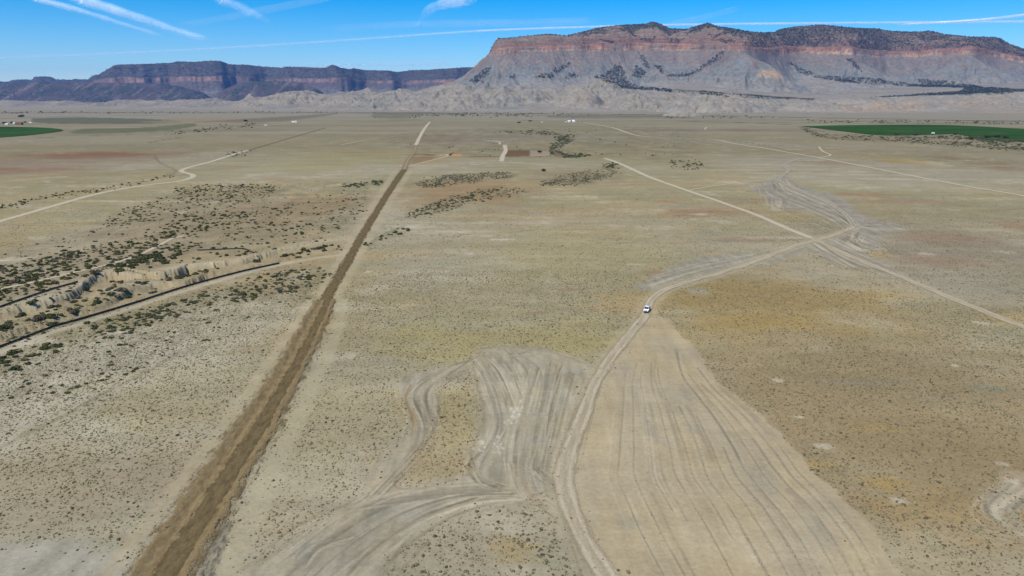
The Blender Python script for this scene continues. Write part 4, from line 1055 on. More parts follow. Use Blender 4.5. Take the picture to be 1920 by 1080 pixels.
# junipers: thick on the upper slopes east of the spur, patchy to the west, dark tongues on talus and pediments
east = sst(1350, 1450, PXg) * (1 - 0.25 * sst(1600, 1800, PXg))
west = 1 - sst(1380, 1400, PXg)
wtop = upper * (sst(0.02, 0.16, t)) * (east * (0.45 + 0.6 * sst(-0.3, 0.15, n1)) + west * 1.0 * sst(-0.05, 0.2, n1 + 0.45 * sst(0.45, 0.95, t) - 0.12) * sst(1040, 1150, PXg) + west * 0.7 * sst(0.9, 1.0, t))
wtop = wtop * (sw > -900)
FOR = [[(878, 152), (898, 142), (915, 128), (922, 122), (915, 140), (905, 152), (890, 155)], [(1000, 146), (1030, 138), (1050, 126), (1072, 112), (1066, 125), (1040, 140), (1042, 147), (1015, 148)],
       [(952, 145), (967, 138), (964, 146)], [(1055, 145), (1075, 135), (1090, 141), (1075, 146), (1065, 150)], [(1115, 147), (1135, 138), (1160, 120), (1168, 132), (1178, 147), (1170, 152), (1140, 150)],
       [(1185, 145), (1195, 122), (1212, 135), (1202, 146)], [(1195, 95), (1210, 108), (1222, 130), (1212, 128), (1200, 110)], [(1227, 120), (1240, 124), (1242, 140), (1234, 132)],
       [(1250, 142), (1290, 138), (1320, 122), (1345, 102), (1364, 93), (1352, 108), (1320, 130), (1290, 144), (1262, 146)], [(1130, 152), (1180, 152), (1200, 163), (1240, 166), (1330, 172), (1330, 176), (1250, 170), (1190, 168), (1150, 165)],
       [(1480, 117), (1500, 128), (1530, 138), (1515, 143), (1498, 135)], [(1525, 141), (1560, 143), (1640, 147), (1700, 157), (1640, 158), (1570, 153), (1530, 146)], [(1715, 148), (1780, 152), (1830, 160), (1850, 166), (1780, 164), (1730, 158)],
       [(1240, 168), (1330, 172), (1360, 175), (1440, 180), (1530, 186), (1520, 188), (1440, 185), (1370, 182), (1250, 172)], [(1630, 183), (1700, 178), (1800, 171), (1810, 165), (1860, 164), (1920, 168), (2100, 172), (2100, 184), (1920, 172), (1860, 178), (1770, 178), (1700, 181)],
       [(1660, 156), (1740, 158), (1790, 163), (1740, 164), (1680, 161)], [(1585, 108), (1600, 112), (1620, 135), (1605, 130)]]
wfor = np.zeros(shp, np.float32)
lower = sw > 8
jx, jy = ppx + 9 * n4 + 6 * n2, ppy + 3.5 * n1 + 3 * n4
for poly in FOR:
    wfor = np.maximum(wfor, in_poly(jx, jy, poly) & lower)
dens = np.clip(wtop + wfor, 0, 1)
col = mixc(col, (0.040, 0.046, 0.046), fl((0.75 * upper + 0.45 * ~upper) * dens * sst(-0.5, 0.15, n4)))
col = mixc(col, (0.33, 0.235, 0.14), fl(0.6 * sst(0.0, 0.3, 1 - np.hypot((ppx - 1445) / 30, (ppy - 139) / 10) + 0.5 * n2 + 0.3 * n4) * lower))
tag(link('mesa', mesh_np('mesa', np.stack([X.ravel(), Yg.ravel(), Z.ravel()], 1), grid_faces(len(mY), len(mpx)), M_MESA, True, {'soil': ('FLOAT_COLOR', np.clip(col, 0.02, 0.8)), 'beds': ('FLOAT', fl(np.where(cliff, 0.85, np.where(upper, 0.6, 0.12))))})), kind='structure')
rowd = np.gradient(mY)[:, None]
plant(X, Yg, Z, wtop * rowd * (0.6 + 0.8 * (n4 > 0)), 34000, 2.6, 5.2, 6)
plant(X, Yg, Z, wfor * rowd * (0.15 + (n4 > -0.05)), 15000, 2.4, 4.6, 9)

# far mountains on the left
FARM = {
    'sky': [(-900, 150), (-400, 148), (-100, 153), (0, 154), (22, 153), (30, 150), (48, 149), (66, 150), (72, 144), (90, 143), (100, 144), (110, 149), (140, 150), (145, 148), (170, 149), (180, 142), (190, 141), (205, 133), (222, 123), (235, 121), (275, 120), (300, 119),
            (330, 118), (340, 115), (370, 116), (405, 114), (420, 114), (430, 118), (437, 121), (465, 121), (500, 125), (535, 127), (538, 125), (600, 127), (615, 127), (627, 121), (640, 126), (658, 130), (665, 128), (690, 132), (730, 132), (748, 135), (770, 132),
            (800, 131), (850, 128), (875, 126), (960, 127), (1100, 130)],
    'ct': [(-900, 160), (0, 160), (70, 158), (100, 158), (170, 158), (180, 148), (200, 145), (300, 145), (420, 142), (470, 143), (500, 150), (540, 147), (600, 147), (640, 146), (680, 150), (760, 152), (850, 148), (1100, 150)],
    'cb': [(-900, 164), (0, 164), (170, 162), (185, 155), (300, 154), (420, 151), (470, 152), (500, 155), (540, 152), (600, 154), (640, 153), (680, 155), (760, 157), (850, 154), (1100, 156)],
    'toe': [(-900, 186), (0, 186), (300, 182), (500, 178), (600, 176), (700, 174), (850, 168), (1100, 170)],
    'Yc': [(-900, 17000), (0, 17500), (150, 17000), (190, 13600), (240, 13200), (300, 13600), (420, 13300), (470, 14400), (500, 15200), (540, 13800), (580, 13800), (630, 13300), (660, 13600), (690, 14800), (740, 14000), (765, 15000), (800, 14200), (850, 13900), (1100, 14500)],
    'Ds': 900.0}
fpx = np.arange(-800, 1000, 1.5)
fY = np.concatenate([np.arange(10800, 12600, 28), np.arange(12600, 15600, 16), np.arange(15600, 18800, 40)]).astype(float)
X, Yg, Z, sw, q, t, c, g = cliff_heights(fpx, fY, FARM, 27, 300, 1.7)
def ridge_front(Z, pts, Yr, half, seed):
    """lower wooded ridge standing in front"""
    p = np.array(pts, float)
    crest = np.interp(fpx, p[:, 0], p[:, 1])
    on = (fpx > p[0, 0]) & (fpx < p[-1, 0])
    zc = zat(fpx, crest, Yr)
    r = zc[None, :] - np.abs(Yg - Yr - 160 * noise(X / 900, X * 0, seed)) * (zc[None, :] / half)
    r = r + 45 * (ridged(X / 420, Yg / 900, 3, seed + 1) - 0.6) * sst(0, 1, np.abs(Yg - Yr) / 150)
    r = np.where(on[None, :], r, -99)
    return np.maximum(Z, r), (r > Z)
fr = np.zeros(X.shape, bool)
for pts, Yr, half, sd in [([(-900, 160), (-300, 157), (0, 157), (60, 154), (130, 155), (200, 155), (300, 157), (340, 162), (380, 172), (400, 186)], 12100, 900, 330), ([(395, 188), (420, 168), (450, 156), (480, 152), (520, 151), (560, 153), (580, 160), (605, 172), (625, 186)], 11900, 850, 350)]:
    Z, f = ridge_front(Z, pts, Yr, half, sd)
    fr |= f
n1 = fbm(X / 420, Yg / 420, 4, 340); n2 = fbm(X / 130, Yg / 700, 3, 341); n3 = fbm(X / 1500, Yg / 900, 3, 342); n4 = fbm(X / 50, Yg / 50, 3, 343)
col = np.tile(np.array((0.095, 0.082, 0.078), np.float32), (X.size, 1))
col = mixc(col, (0.125, 0.122, 0.115), fl(sst(0.3, 0.8, q + 0.3 * n2)))
cliff = (sw < 8) & (sw > -60)
rc = mixc(np.tile(np.array((0.225, 0.145, 0.115), np.float32), (X.size, 1)), (0.12, 0.092, 0.08), fl(sst(-0.2, 0.3, n1 + 0.5 * n2)))
col = np.where(fl(cliff & ~fr)[:, None] > 0.5, rc, col)
uc = mixc(np.tile(np.array((0.054, 0.057, 0.054), np.float32), (X.size, 1)), (0.105, 0.082, 0.070), fl(0.8 * sst(-0.05, 0.5, n1 + 0.6 * n4 + 0.5 * np.sin(2 * pi * 6 * t))))
col = np.where(fl((sw <= -60) & ~fr)[:, None] > 0.5, uc, col)
fc = mixc(np.tile(np.array((0.075, 0.062, 0.060), np.float32), (X.size, 1)), (0.050, 0.055, 0.048), fl(sst(-0.2, 0.25, n1)))
fc = mixc(fc, (0.15, 0.125, 0.105), fl(0.75 * sst(0.12, 0.45, n2 + 0.5 * n4 + 0.3 * n3)))
col = np.where(fl(fr)[:, None] > 0.5, fc, col)
tag(link('mountains', mesh_np('mountains', np.stack([X.ravel(), Yg.ravel(), Z.ravel()], 1), grid_faces(len(fY), len(fpx)), rock_material('mountain_rock', 0.015, True), True, {'soil': ('FLOAT_COLOR', np.clip(col, 0.02, 0.8)), 'beds': ('FLOAT', fl(np.where(fr, 0.3, 0.7)))})), kind='structure')
wt = np.clip((sw <= -60) * sst(0.05, 0.3, t) * (sw > -1300) * sst(-0.35, 0.1, n1) + fr * 0.5 * sst(-0.2, 0.2, n1), 0, 1)
plant(X, Yg, Z, wt * np.gradient(fY)[:, None], 16000, 4.0, 8.0, 14)

# badland hills at the foot of the cliffs
bpx = np.arange(-700, 2560, 1.7)
bY = np.concatenate([np.arange(3300, 4300, 14), np.arange(4300, 6400, 9), np.arange(6400, 8200, 30)]).astype(float)
K = (bpx - 960) / 1376.6
X = K[None, :] * bY[:, None]
Yg = np.broadcast_to(bY[:, None], X.shape)
PXg = np.broadcast_to(bpx[None, :], X.shape)
crest = np.interp(bpx, [-700, 0, 180, 250, 330, 400, 450, 500, 550, 600, 640, 690, 740, 790, 830, 870, 930, 1000, 1060, 1130, 1200, 1300, 1400, 1500, 1600, 1700, 1800, 1900, 2100, 2560],
                  [190, 190, 189, 188, 188, 186, 180, 174, 169, 172, 172, 166, 166, 168, 160, 158, 163, 158, 160, 158, 168, 170, 172, 178, 180, 180, 172, 168, 166, 170])
Yh = np.interp(bpx, [-700, 400, 550, 700, 850, 1000, 1200, 1400, 1600, 1900, 2560], [6800, 6600, 6300, 6000, 5900, 5700, 5600, 5700, 5600, 5500, 5600])
Y0 = np.interp(bpx, [-700, 300, 450, 600, 800, 1000, 1200, 1400, 1600, 1900, 2560], [5800, 5600, 5200, 4700, 4500, 4500, 4450, 4400, 4100, 4100, 4300])
zc = zat(bpx, crest, Yh)
qq = np.clip((Yg - Y0[None, :]) / (Yh - Y0)[None, :], 0, 1.0)
beh = np.clip((Yg - Yh[None, :]) / 900.0, 0, 2)
fallback = 1 - sst(820, 960, PXg)
wx, wy = 60 * fbm(X / 420, Yg / 420, 2, 402), 60 * fbm(X / 420, Yg / 420, 2, 403)
r1 = ridged((X + wx) / 420, (Yg + wy) / 1000, 2, 404)
r2 = ridged((X + wx) / 140, (Yg + wy) / 420, 3, 405)
r3 = ridged((X + 0.5 * wx) / 46, (Yg + 0.4 * wy) / 150, 2, 406)
prof = qq ** 1.75
amp = np.clip(prof * 1.3, 0, 1)
Z = zc[None, :] * prof * (0.58 + 0.38 * r1 + 0.06 * r2) + amp * (24 * (r1 - .5) + 9 * (r2 - 0.55) + 7 * (r3 - 0.5))
Z = Z * (1 - fallback * sst(0.1, 1.0, beh)) - 3 * (1 - sst(0, 0.06, qq)) - fallback * 40 * sst(0.6, 1.2, beh)
# terraces east of the spur: flat-topped pediments ending in low pale cliffs
terr = sst(1230, 1290, PXg)
zt = np.interp(bpx, [1230, 1330, 1440, 1530, 1630, 1750, 1900, 2560], [zat(1230, 166, 5300), zat(1330, 173, 5300), zat(1440, 182, 5300), zat(1530, 187, 5300), zat(1630, 183, 5300), zat(1750, 179, 5300), zat(1900, 172, 5300), zat(2560, 172, 5300)])
edge = 5230 + 130 * fbm(X / 300, Yg * 0 + 3, 3, 410)
tz = zt[None, :] - np.clip(edge - Yg, 0, None) * (0.5 - 0.25 * r2) + np.clip(Yg - edge, 0, None) * 0.055
Z = np.where((terr > 0.5) & (tz > -5), np.maximum(lerp(Z, Z * 0.55, terr), np.maximum(tz, -5)), Z)
CONES = [(1130, 149, 5450, 330, 1), (1085, 161, 5100, 220, 0), (1330, 173, 4550, 290, 0), (1368, 181, 4500, 210, 0), (840, 163, 5200, 420, 0), (740, 168, 5300, 320, 0), (555, 169, 6000, 420, 0), (1282, 203, 3500, 90, 0), (1000, 165, 5300, 260, 0), (940, 168, 5200, 260, 0),
         (1190, 172, 5000, 240, 0), (1720, 188, 4700, 260, 1), (1640, 190, 4600, 200, 0), (1850, 182, 4900, 300, 1), (1560, 193, 4500, 180, 0), (650, 174, 5600, 280, 0), (1425, 183, 4700, 180, 1), (1500, 190, 4600, 150, 0)]
warm = np.zeros(X.shape)
for k, (px, py, Yk, rad, w) in enumerate(CONES):
    xk, zk = (px - 960) / 1376.6 * Yk, zat(px, py, Yk)
    d = np.hypot(X - xk, (Yg - Yk))
    th = np.arctan2(Yg - Yk, X - xk)
    d = d * (1 + 0.3 * fbm(X / 130 + k, Yg / 130, 3, 419))
    th = th + 0.5 * fbm(X / 110, Yg / 110, 2, 418)
    rill = ridged(th * 1.7 + k, d / 500, 2, 420 + k) - 0.5
    fine = ridged(th * 5 + k, d / 200, 2, 450 + k) - 0.5
    dd = np.sqrt((d / rad) ** 2 + 0.018) - 0.134
    h = 0.96 * zk * np.clip(1 - dd, -1, 1) ** 1.12 if False else 0.96 * zk * np.clip(1 - dd, -1, 1)
    h = h + (0.22 * rill + 0.09 * fine) * zk * sst(0, 0.4, d / rad) * (d < rad * 1.3)
    warm = np.maximum(warm, w * sst(0.55, 0.1, d / rad) * (h > Z - 10))
    Z = np.where(h > Z, h, Z)
Z = np.where(np.abs(Z) < 1e9, Z, -5)
front_fade = sst(3300, 3400, Yg)
Z = Z * front_fade - 4 * (1 - front_fade)
Z = np.where(Z < 0.6, -4.0, Z)
ppx, ppy = project(X, Yg, Z)
n1 = fbm(X / 160, Yg / 160, 4, 440); n2 = fbm(X / 420, Yg / 300, 3, 441); n4 = fbm(X / 22, Yg / 22, 3, 443)
lay = np.sin(Z / 7.0 + 2 * n2)
col = np.tile(np.array((0.225, 0.205, 0.168), np.float32), (X.size, 1))
col = mixc(col, (0.188, 0.184, 0.162), fl(sst(-0.1, 0.4, n2)))
col = mixc(col, (0.255, 0.228, 0.182), fl(0.5 * sst(0.1, 0.8, lay)))
col = mixc(col, (0.25, 0.20, 0.15), fl(0.4 * sst(0.1, 0.5, n1)))
col = mixc(col, (0.345, 0.235, 0.125), fl(0.75 * warm * sst(-0.3, 0.2, n1)))
col = mixc(col, (0.29, 0.225, 0.155), fl(0.7 * sst(1500, 1600, PXg) * sst(0.0, 0.4, n2 + 0.15) * (Z < 70)))
wfor = np.zeros(X.shape, np.float32)
jx, jy = ppx + 5 * n4, ppy + 1.6 * n1
for poly in FOR:
    wfor = np.maximum(wfor, in_poly(jx, jy, poly))
flat = (np.abs(np.gradient(Z, axis=0) / np.gradient(bY)[:, None]) < 0.35)
wfor *= (Z > 3) * (0.25 + 0.75 * flat)
scrub = ((n1 > 0.32) & (Z > 10) & (PXg > 560)) * 0.06
col = mixc(col, (0.085, 0.09, 0.065), fl(0.7 * wfor * sst(-0.5, 0.1, n4)))
V = np.stack([X.ravel(), Yg.ravel(), Z.ravel()], 1)
Fb = grid_faces(len(bY), len(bpx))
keep = (Z.ravel()[Fb] > -3.9).any(1)
Fb = Fb[keep]
used = np.unique(Fb); rem = np.full(len(V), -1); rem[used] = np.arange(len(used))
tag(link('badlands', mesh_np('badlands', V[used], rem[Fb], rock_material('badland_clay', 0.045), True, {'soil': ('FLOAT_COLOR', np.clip(col, 0.02, 0.8)[used])})), kind='structure')
plant(X, Yg, Z, wfor * np.gradient(bY)[:, None] * (0.3 + (n4 > -0.1)), 9000, 1.8, 3.8, 5)
plant(X, Yg, Z, scrub * np.gradient(bY)[:, None], 500, 1.5, 3.0, 5)

# ------------------------------------------------------------------ small plants as meshes
def cone_cloud(pos, rad, hgt, col, sides=6, jit=0.35):
    """many little irregular domes: base ring, shoulder ring, apex"""
    n = len(pos)
    a = np.arange(sides) / sides * 2 * pi
    ang = a[None, :] + RNG.uniform(0, 2 * pi, (n, 1))
    r0 = rad[:, None] * RNG.uniform(1 - jit, 1 + jit, (n, sides))
    r1 = r0 * RNG.uniform(0.55, 0.9, (n, sides))
    h1 = hgt[:, None] * RNG.uniform(0.45, 0.85, (n, sides))
    ring0 = np.stack([pos[:, 0:1] + r0 * np.cos(ang), pos[:, 1:2] + r0 * np.sin(ang), pos[:, 2:3] - 0.12 * hgt[:, None] + 0 * r0], -1)
    ring1 = np.stack([pos[:, 0:1] + r1 * np.cos(ang), pos[:, 1:2] + r1 * np.sin(ang), pos[:, 2:3] + h1], -1)
    apex = np.stack([pos[:, 0] + rad * RNG.uniform(-.25, .25, n), pos[:, 1] + rad * RNG.uniform(-.25, .25, n), pos[:, 2] + hgt], -1)[:, None, :]
    V = np.concatenate([ring0, ring1, apex], 1)
    m = 2 * sides + 1
    F = []
    for i in range(sides):
        j = (i + 1) % sides
        F += [(i, j, sides + j), (i, sides + j, sides + i), (sides + i, sides + j, 2 * sides)]
    F = np.array(F)
    FF = (np.arange(n)[:, None, None] * m + F[None]).reshape(-1, 3)
    CC = np.repeat(col[:, None, :], m, 1) * RNG.uniform(0.7, 1.3, (n, m, 1))
    return V.reshape(-1, 3), FF, CC.reshape(-1, 3)

M_LEAF = vc_material('desert_foliage', 0.35, 2.0)
TV = np.concatenate(TREES_V)
tcol = np.array((0.026, 0.034, 0.028)) * RNG.uniform(0.7, 1.4, (len(TV), 1))
V, F, C_ = cone_cloud(TV[:, :3], TV[:, 3], TV[:, 3] * RNG.uniform(1.2, 2.2, len(TV)), tcol, 5)
tag(link('juniper_woodland', mesh_np('juniper_woodland', V, F, M_LEAF, False, {'soil': ('FLOAT_COLOR', C_)})), 'dark juniper woodland speckling the mesa tops, slopes and benches', 'woodland', kind='stuff')

# low tufts covering the plain
def scatter_tufts():
    N = 900000
    a = RNG.uniform(-0.78, 0.78, N)
    r = 85 + (760 - 85) * np.sqrt(RNG.random(N)) ** 1.0
    r = np.sqrt(RNG.uniform(85 ** 2, 780 ** 2, N))
    x, y = r * np.sin(a), r * np.cos(a)
    k = lookup(x, y)
    d = VEG[k] * (1 + 0.7 * sst(60, 160, x - 0.1 * y)) * (0.3 + 0.8 * sst(-0.3, 0.3, fbm(x / 8.0, y / 8.0, 3, 500)))
    d = d * (0.55 + 0.75 * sst(-0.3, 0.3, fbm(x / 32.0, y / 32.0, 3, 510)))
    keep = RNG.random(N) < np.clip(d, 0, 1.9) / 1.7 * (1 - sst(330, 780, r))
    return x[keep], y[keep]
x, y = scatter_tufts()
# denser near the camera where each one can be made out
a = RNG.uniform(-0.78, 0.78, 170000); r = np.sqrt(RNG.uniform(85 ** 2, 330 ** 2, 170000))
x2, y2 = r * np.sin(a), r * np.cos(a)
kp = RNG.random(170000) < np.clip(VEG[lookup(x2, y2)], 0, 1.6) / 1.6
x, y = np.concatenate([x, x2[kp]]), np.concatenate([y, y2[kp]])
# coarser clumps on the low isle at the bottom and along the left
k = lookup(x, y)
rad = RNG.gamma(3.0, 0.036, len(x)) + 0.06
xy_isle = line_w(LOW_ISLE + [LOW_ISLE[0]], 3)[:-1]
isl = poly_sd(xy_isle, x, y) > 0
rad = np.where(isl & (RNG.random(len(x)) < 0.25), rad * 1.6, rad)
rad = np.minimum(rad, 0.5)
left = sst(-20, -90, x)
green = (RNG.random(len(x)) < 0.18 + 0.3 * left)
base = np.where(green[:, None], np.array((0.150, 0.150, 0.082)), np.array((0.182, 0.152, 0.094)))
base = base * RNG.uniform(0.5, 1.45, (len(x), 1)) * np.where(rad > 0.33, 0.85, 1.0)[:, None]
zt_ = GZ[k]
zt_ = gz(x, y) + DISP[k]
print('tufts', len(x))
V, F, C_ = cone_cloud(np.stack([x, y, zt_], 1), rad, rad * RNG.uniform(0.5, 1.1, len(x)), base, 5, 0.45)
tag(link('sagebrush_tufts', mesh_np('sagebrush_tufts', V, F, M_LEAF, False, {'soil': ('FLOAT_COLOR', C_)})), 'low brown and olive tufts of dry scrub dotting the plain', 'scrub', kind='stuff')

# clods along the windrows of the cleared fan
cp, cr = [], []
for pts, s_ in WINDROWS:
    w_ = line_w(pts, 8)
    n_ = int(700 * s_)
    j = RNG.random(n_) * (len(w_) - 1)
    j0 = j.astype(int); fr_ = (j - j0)[:, None]
    q_ = w_[j0] * (1 - fr_) + w_[np.minimum(j0 + 1, len(w_) - 1)] * fr_ + RNG.normal(0, 0.2, (n_, 2)) * RNG.choice([1, 1, 1, 6], (n_, 1))
    cp.append(q_); cr.append(RNG.gamma(2.0, 0.017, n_) + 0.02)
cp, cr = np.concatenate(cp), np.concatenate(cr)
V, F, C_ = cone_cloud(np.c_[cp, gz(cp[:, 0], cp[:, 1]) + DISP[lookup(cp[:, 0], cp[:, 1])]], cr, cr * 0.8, np.array((0.185, 0.155, 0.108)) * RNG.uniform(0.6, 1.2, (len(cp), 1)), 5, 0.5)
tag(link('soil_clods', mesh_np('soil_clods', V, F, M_LEAF, False, {'soil': ('FLOAT_COLOR', C_)})), 'dry clods of soil strewn along the windrows of the cleared ground', 'clods', kind='stuff')
# ------------------------------------------------------------------ bushes
def leafy(n, rx, ry, rz, size, col, seed, core=0.72, lift=0.12, lobes=5):
    r = np.random.default_rng(seed)
    lob = [(r.uniform(-.45, .45) * rx, r.uniform(-.45, .45) * ry, r.uniform(.25, .55) * rz, r.uniform(.45, .75)) for _ in range(lobes)]
    V, F, C = [], [], []
    for i in range(n):
        lx, ly, lz, ls = lob[i % lobes]
        d = r.normal(size=3); d /= np.linalg.norm(d)
        d[2] = abs(d[2]) * 1.1 - 0.25
        q = r.uniform(0.6, 1.05)
        p = np.array((lx + d[0] * rx * ls * q, ly + d[1] * ry * ls * q, max(0.02, lz + d[2] * rz * ls * q)))
        a, b = r.normal(size=3), r.normal(size=3)
        a /= np.linalg.norm(a); b -= a * (a @ b); b /= np.linalg.norm(b)
        s = size * r.uniform(0.6, 1.3)
        k = len(V)
        V += [p - a * s, p + b * s * .7, p + a * s, p - b * s * .7]
        F += [(k, k + 1, k + 2), (k, k + 2, k + 3)]
        cc = np.array(col) * r.uniform(0.6, 1.5)
        C += [cc] * 4
    for lx, ly, lz, ls in lob:                       # twiggy heart of each lobe
        k = len(V)
        ring = 7
        for h, w in ((-0.9, 0.7), (0.0, 1.0), (0.75, 0.55)):
            for j in range(ring):
                aa = 2 * pi * j / ring
                w2 = w * core * ls * r.uniform(0.75, 1.1)
                V.append(np.array((lx + cos(aa) * rx * w2, ly + sin(aa) * ry * w2, max(-0.05, lz + h * rz * ls * core))))
                C.append(np.array(col) * r.uniform(.6, 1.2))
        V.append(np.array((lx, ly, lz + rz * ls * core))); C.append(np.array(col))
        for lv in range(2):
            for j in range(ring):
                a0, b0 = k + lv * ring + j, k + lv * ring + (j + 1) % ring
                F += [(a0, b0, b0 + ring), (a0, b0 + ring, a0 + ring)]
        for j in range(ring):
            F.append((k + 2 * ring + j, k + 2 * ring + (j + 1) % ring, k + 3 * ring))
    return np.array(V), np.array(F), np.array(C)

BUSH_KINDS = [('dark green', (0.062, 0.072, 0.030)), ('olive green', (0.098, 0.098, 0.038)), ('grey-green', (0.110, 0.112, 0.078)), ('brown leafless', (0.130, 0.104, 0.074))]
BUSH_ME = []
for kn, (nm, cl) in enumerate(BUSH_KINDS):
    vs = []
    for v in range(3):
        V, F, C_ = leafy(190, 1.0, 0.9, 0.75, 0.17, cl, 900 + kn * 10 + v, lobes=4 + v)
        vs.append((mesh_np('bush', V, F, M_LEAF, False, {'soil': ('FLOAT_COLOR', C_)}), (V, F, C_)))
    BUSH_ME.append(vs)

ALL = []
for zi, (poly, cnt, (r0, r1), mix, where) in enumerate(ZONES):
    p = np.array(poly, float)
    cnt = int(cnt * 1.0)
    got = 0
    for attempt in range(60):
        if got >= cnt: break
        qx = RNG.uniform(p[:, 0].min(), p[:, 0].max(), cnt * 2)
        qy = RNG.uniform(p[:, 1].min(), p[:, 1].max(), cnt * 2)
        # clumping, and thinner towards the margin of the zone
        cl = noise(qx / 21.0, qy / 9.0, 600 + zi) + 0.5 * noise(qx / 7.0, qy / 3.2, 640 + zi)
        ok = in_poly(qx + RNG.normal(0, 6, len(qx)), qy + RNG.normal(0, 1.8, len(qx)), [tuple(v) for v in poly]) & (RNG.random(len(qx)) < (0.25 + 0.75 * sst(-0.45, 0.3, cl)))
        qx, qy = qx[ok], qy[ok]
        if not len(qx): continue
        x, y = P(qx, qy, True)
        z = gz(x, y)
        cfree = VEG[lookup(x, y)]
        steep = np.abs(gz(x, y + 1.2) - gz(x, y - 1.2)) < 0.9
        rd = np.hypot(x, y)
        for j in range(len(qx)):
            if got >= cnt: break
            if not steep[j]: continue
            if zi not in (7,) and cfree[j] < 0.02: continue
            rad = r0 + (r1 - r0) * RNG.random() ** 2.0
            kd = int(RNG.choice(4, p=np.array(mix) / sum(mix)))
            ALL.append((rad / rd[j], x[j], y[j], z[j], rad, kd, zi))
            got += 1
ALL.sort(key=lambda b: -b[0])
big, rest = ALL[:290], ALL[290:]
seen = {}
for n, (_, x, y, z, rad, kd, zi) in enumerate(big):
    o = link('bush', BUSH_ME[kd][n % 3][0])
    o.location = (x, y, z - 0.03)
    o.rotation_euler = (0, 0, RNG.uniform(0, 6.28))
    o.scale = (rad * RNG.uniform(.9, 1.25), rad * RNG.uniform(.8, 1.1), rad * RNG.uniform(.7, 1.05))
    lo, hi = ZONES[zi][2]
    size = 'large' if rad > lo + 0.62 * (hi - lo) else ('small' if rad < lo + 0.25 * (hi - lo) else 'middling')
    tag(o, f"{size} {BUSH_KINDS[kd][0]} desert bush {ZONES[zi][4]}", 'bush', f"{size} {BUSH_KINDS[kd][0]} bushes {ZONES[zi][4]}")
Vs, Fs, Cs, base_i = [], [], [], 0
for n, (_, x, y, z, rad, kd, zi) in enumerate(rest):
    V, F, C_ = BUSH_ME[kd][n % 3][1]
    far_away = y > 700
    if far_away:                                   # a few pixels at most: lobed hearts with fewer leaves
        sel = 4 * 60
        Vn = np.concatenate([V[:sel], V[760:]]); Cn = np.concatenate([C_[:sel], C_[760:]])
        Fl = F[F.max(1) < sel]; Fh = F[F.min(1) >= 760] - 760 + sel
        Fn = np.concatenate([Fl, Fh])
    else:
        Vn, Fn, Cn = V, F, C_
    a = RNG.uniform(0, 6.28)
    ca, sa = cos(a), sin(a)
    W = Vn * rad * np.array((RNG.uniform(.9, 1.2), RNG.uniform(.8, 1.1), RNG.uniform(.7, 1.0)))
    W = np.stack([W[:, 0] * ca - W[:, 1] * sa + x, W[:, 0] * sa + W[:, 1] * ca + y, W[:, 2] + z - 0.03], 1)
    Vs.append(W); Fs.append(Fn + base_i); Cs.append(Cn); base_i += len(W)
tag(link('distant_bushes', mesh_np('distant_bushes', np.concatenate(Vs), np.concatenate(Fs), M_LEAF, False, {'soil': ('FLOAT_COLOR', np.concatenate(Cs))})), 'countless dark desert bushes spread over the middle and far plain', 'bushes', kind='stuff')
print('bushes', len(ALL))

# ------------------------------------------------------------------ solid helpers for made things
def add_box(bm, c, s, taper=(1, 1), bevel=0.0, rot=None):
    r = bmesh.ops.create_cube(bm, size=1.0)
    vs = r['verts']
    for v in vs:
        k = taper if v.co.z > 0 else (1, 1)
        v.co.x *= s[0] * k[0]; v.co.y *= s[1] * k[1]; v.co.z *= s[2]
    if bevel:
        es = list({e for v in vs for e in v.link_edges})
        rb = bmesh.ops.bevel(bm, geom=es, offset=bevel, segments=2, affect='EDGES')
        vs = list({v for f in rb['faces'] for v in f.verts} | {v for v in vs if v.is_valid})
    for v in vs:
        x, y, z = v.co
        if rot:
            a, ax = rot
            if ax == 'x': y, z = y * cos(a) - z * sin(a), y * sin(a) + z * cos(a)
            if ax == 'z': x, y = x * cos(a) - y * sin(a), x * sin(a) + y * cos(a)
        v.co = (x + c[0], y + c[1], z + c[2])

def add_cyl(bm, c, r, h, axis='x', seg=16, r2=None):
    res = bmesh.ops.create_cone(bm, cap_ends=True, segments=seg, radius1=r, radius2=r if r2 is None else r2, depth=h)
    for v in res['verts']:
        x, y, z = v.co
        if axis == 'x': x, y, z = z, y, -x
        if axis == 'y': x, y, z = x, z, -y
        v.co = (x + c[0], y + c[1], z + c[2])

def prism(bm, prof, x0, x1, inset=0.0):
    """profile in (y, z) extruded along x"""
    a = [bm.verts.new((x0, y, z)) for y, z in prof]
    b = [bm.verts.new((x1, y, z)) for y, z in prof]
    bm.faces.new(a); bm.faces.new(b[::-1])
    n = len(prof)
    for i in range(n):
        bm.faces.new((a[i], b[i], b[(i + 1) % n], a[(i + 1) % n])[::-1])

def part(name, bm, mat, parent=None, smooth=False):
    bmesh.ops.recalc_face_normals(bm, faces=bm.faces)
    me = bpy.data.meshes.new(name)
    bm.to_mesh(me); bm.free()
    me.materials.append(mat)
    if smooth:
        for p in me.polygons: p.use_smooth = True
    return link(name, me, parent)

def empty(name, loc, rz=0.0):
    o = bpy.data.objects.new(name, None)
    S.collection.objects.link(o)
    o.location = loc; o.rotation_euler = (0, 0, rz)
    o.empty_display_size = 0.5
    return o

def at(px, py):
    x, y = P(px, py)
    return float(x), float(y), float(gz(x, y))

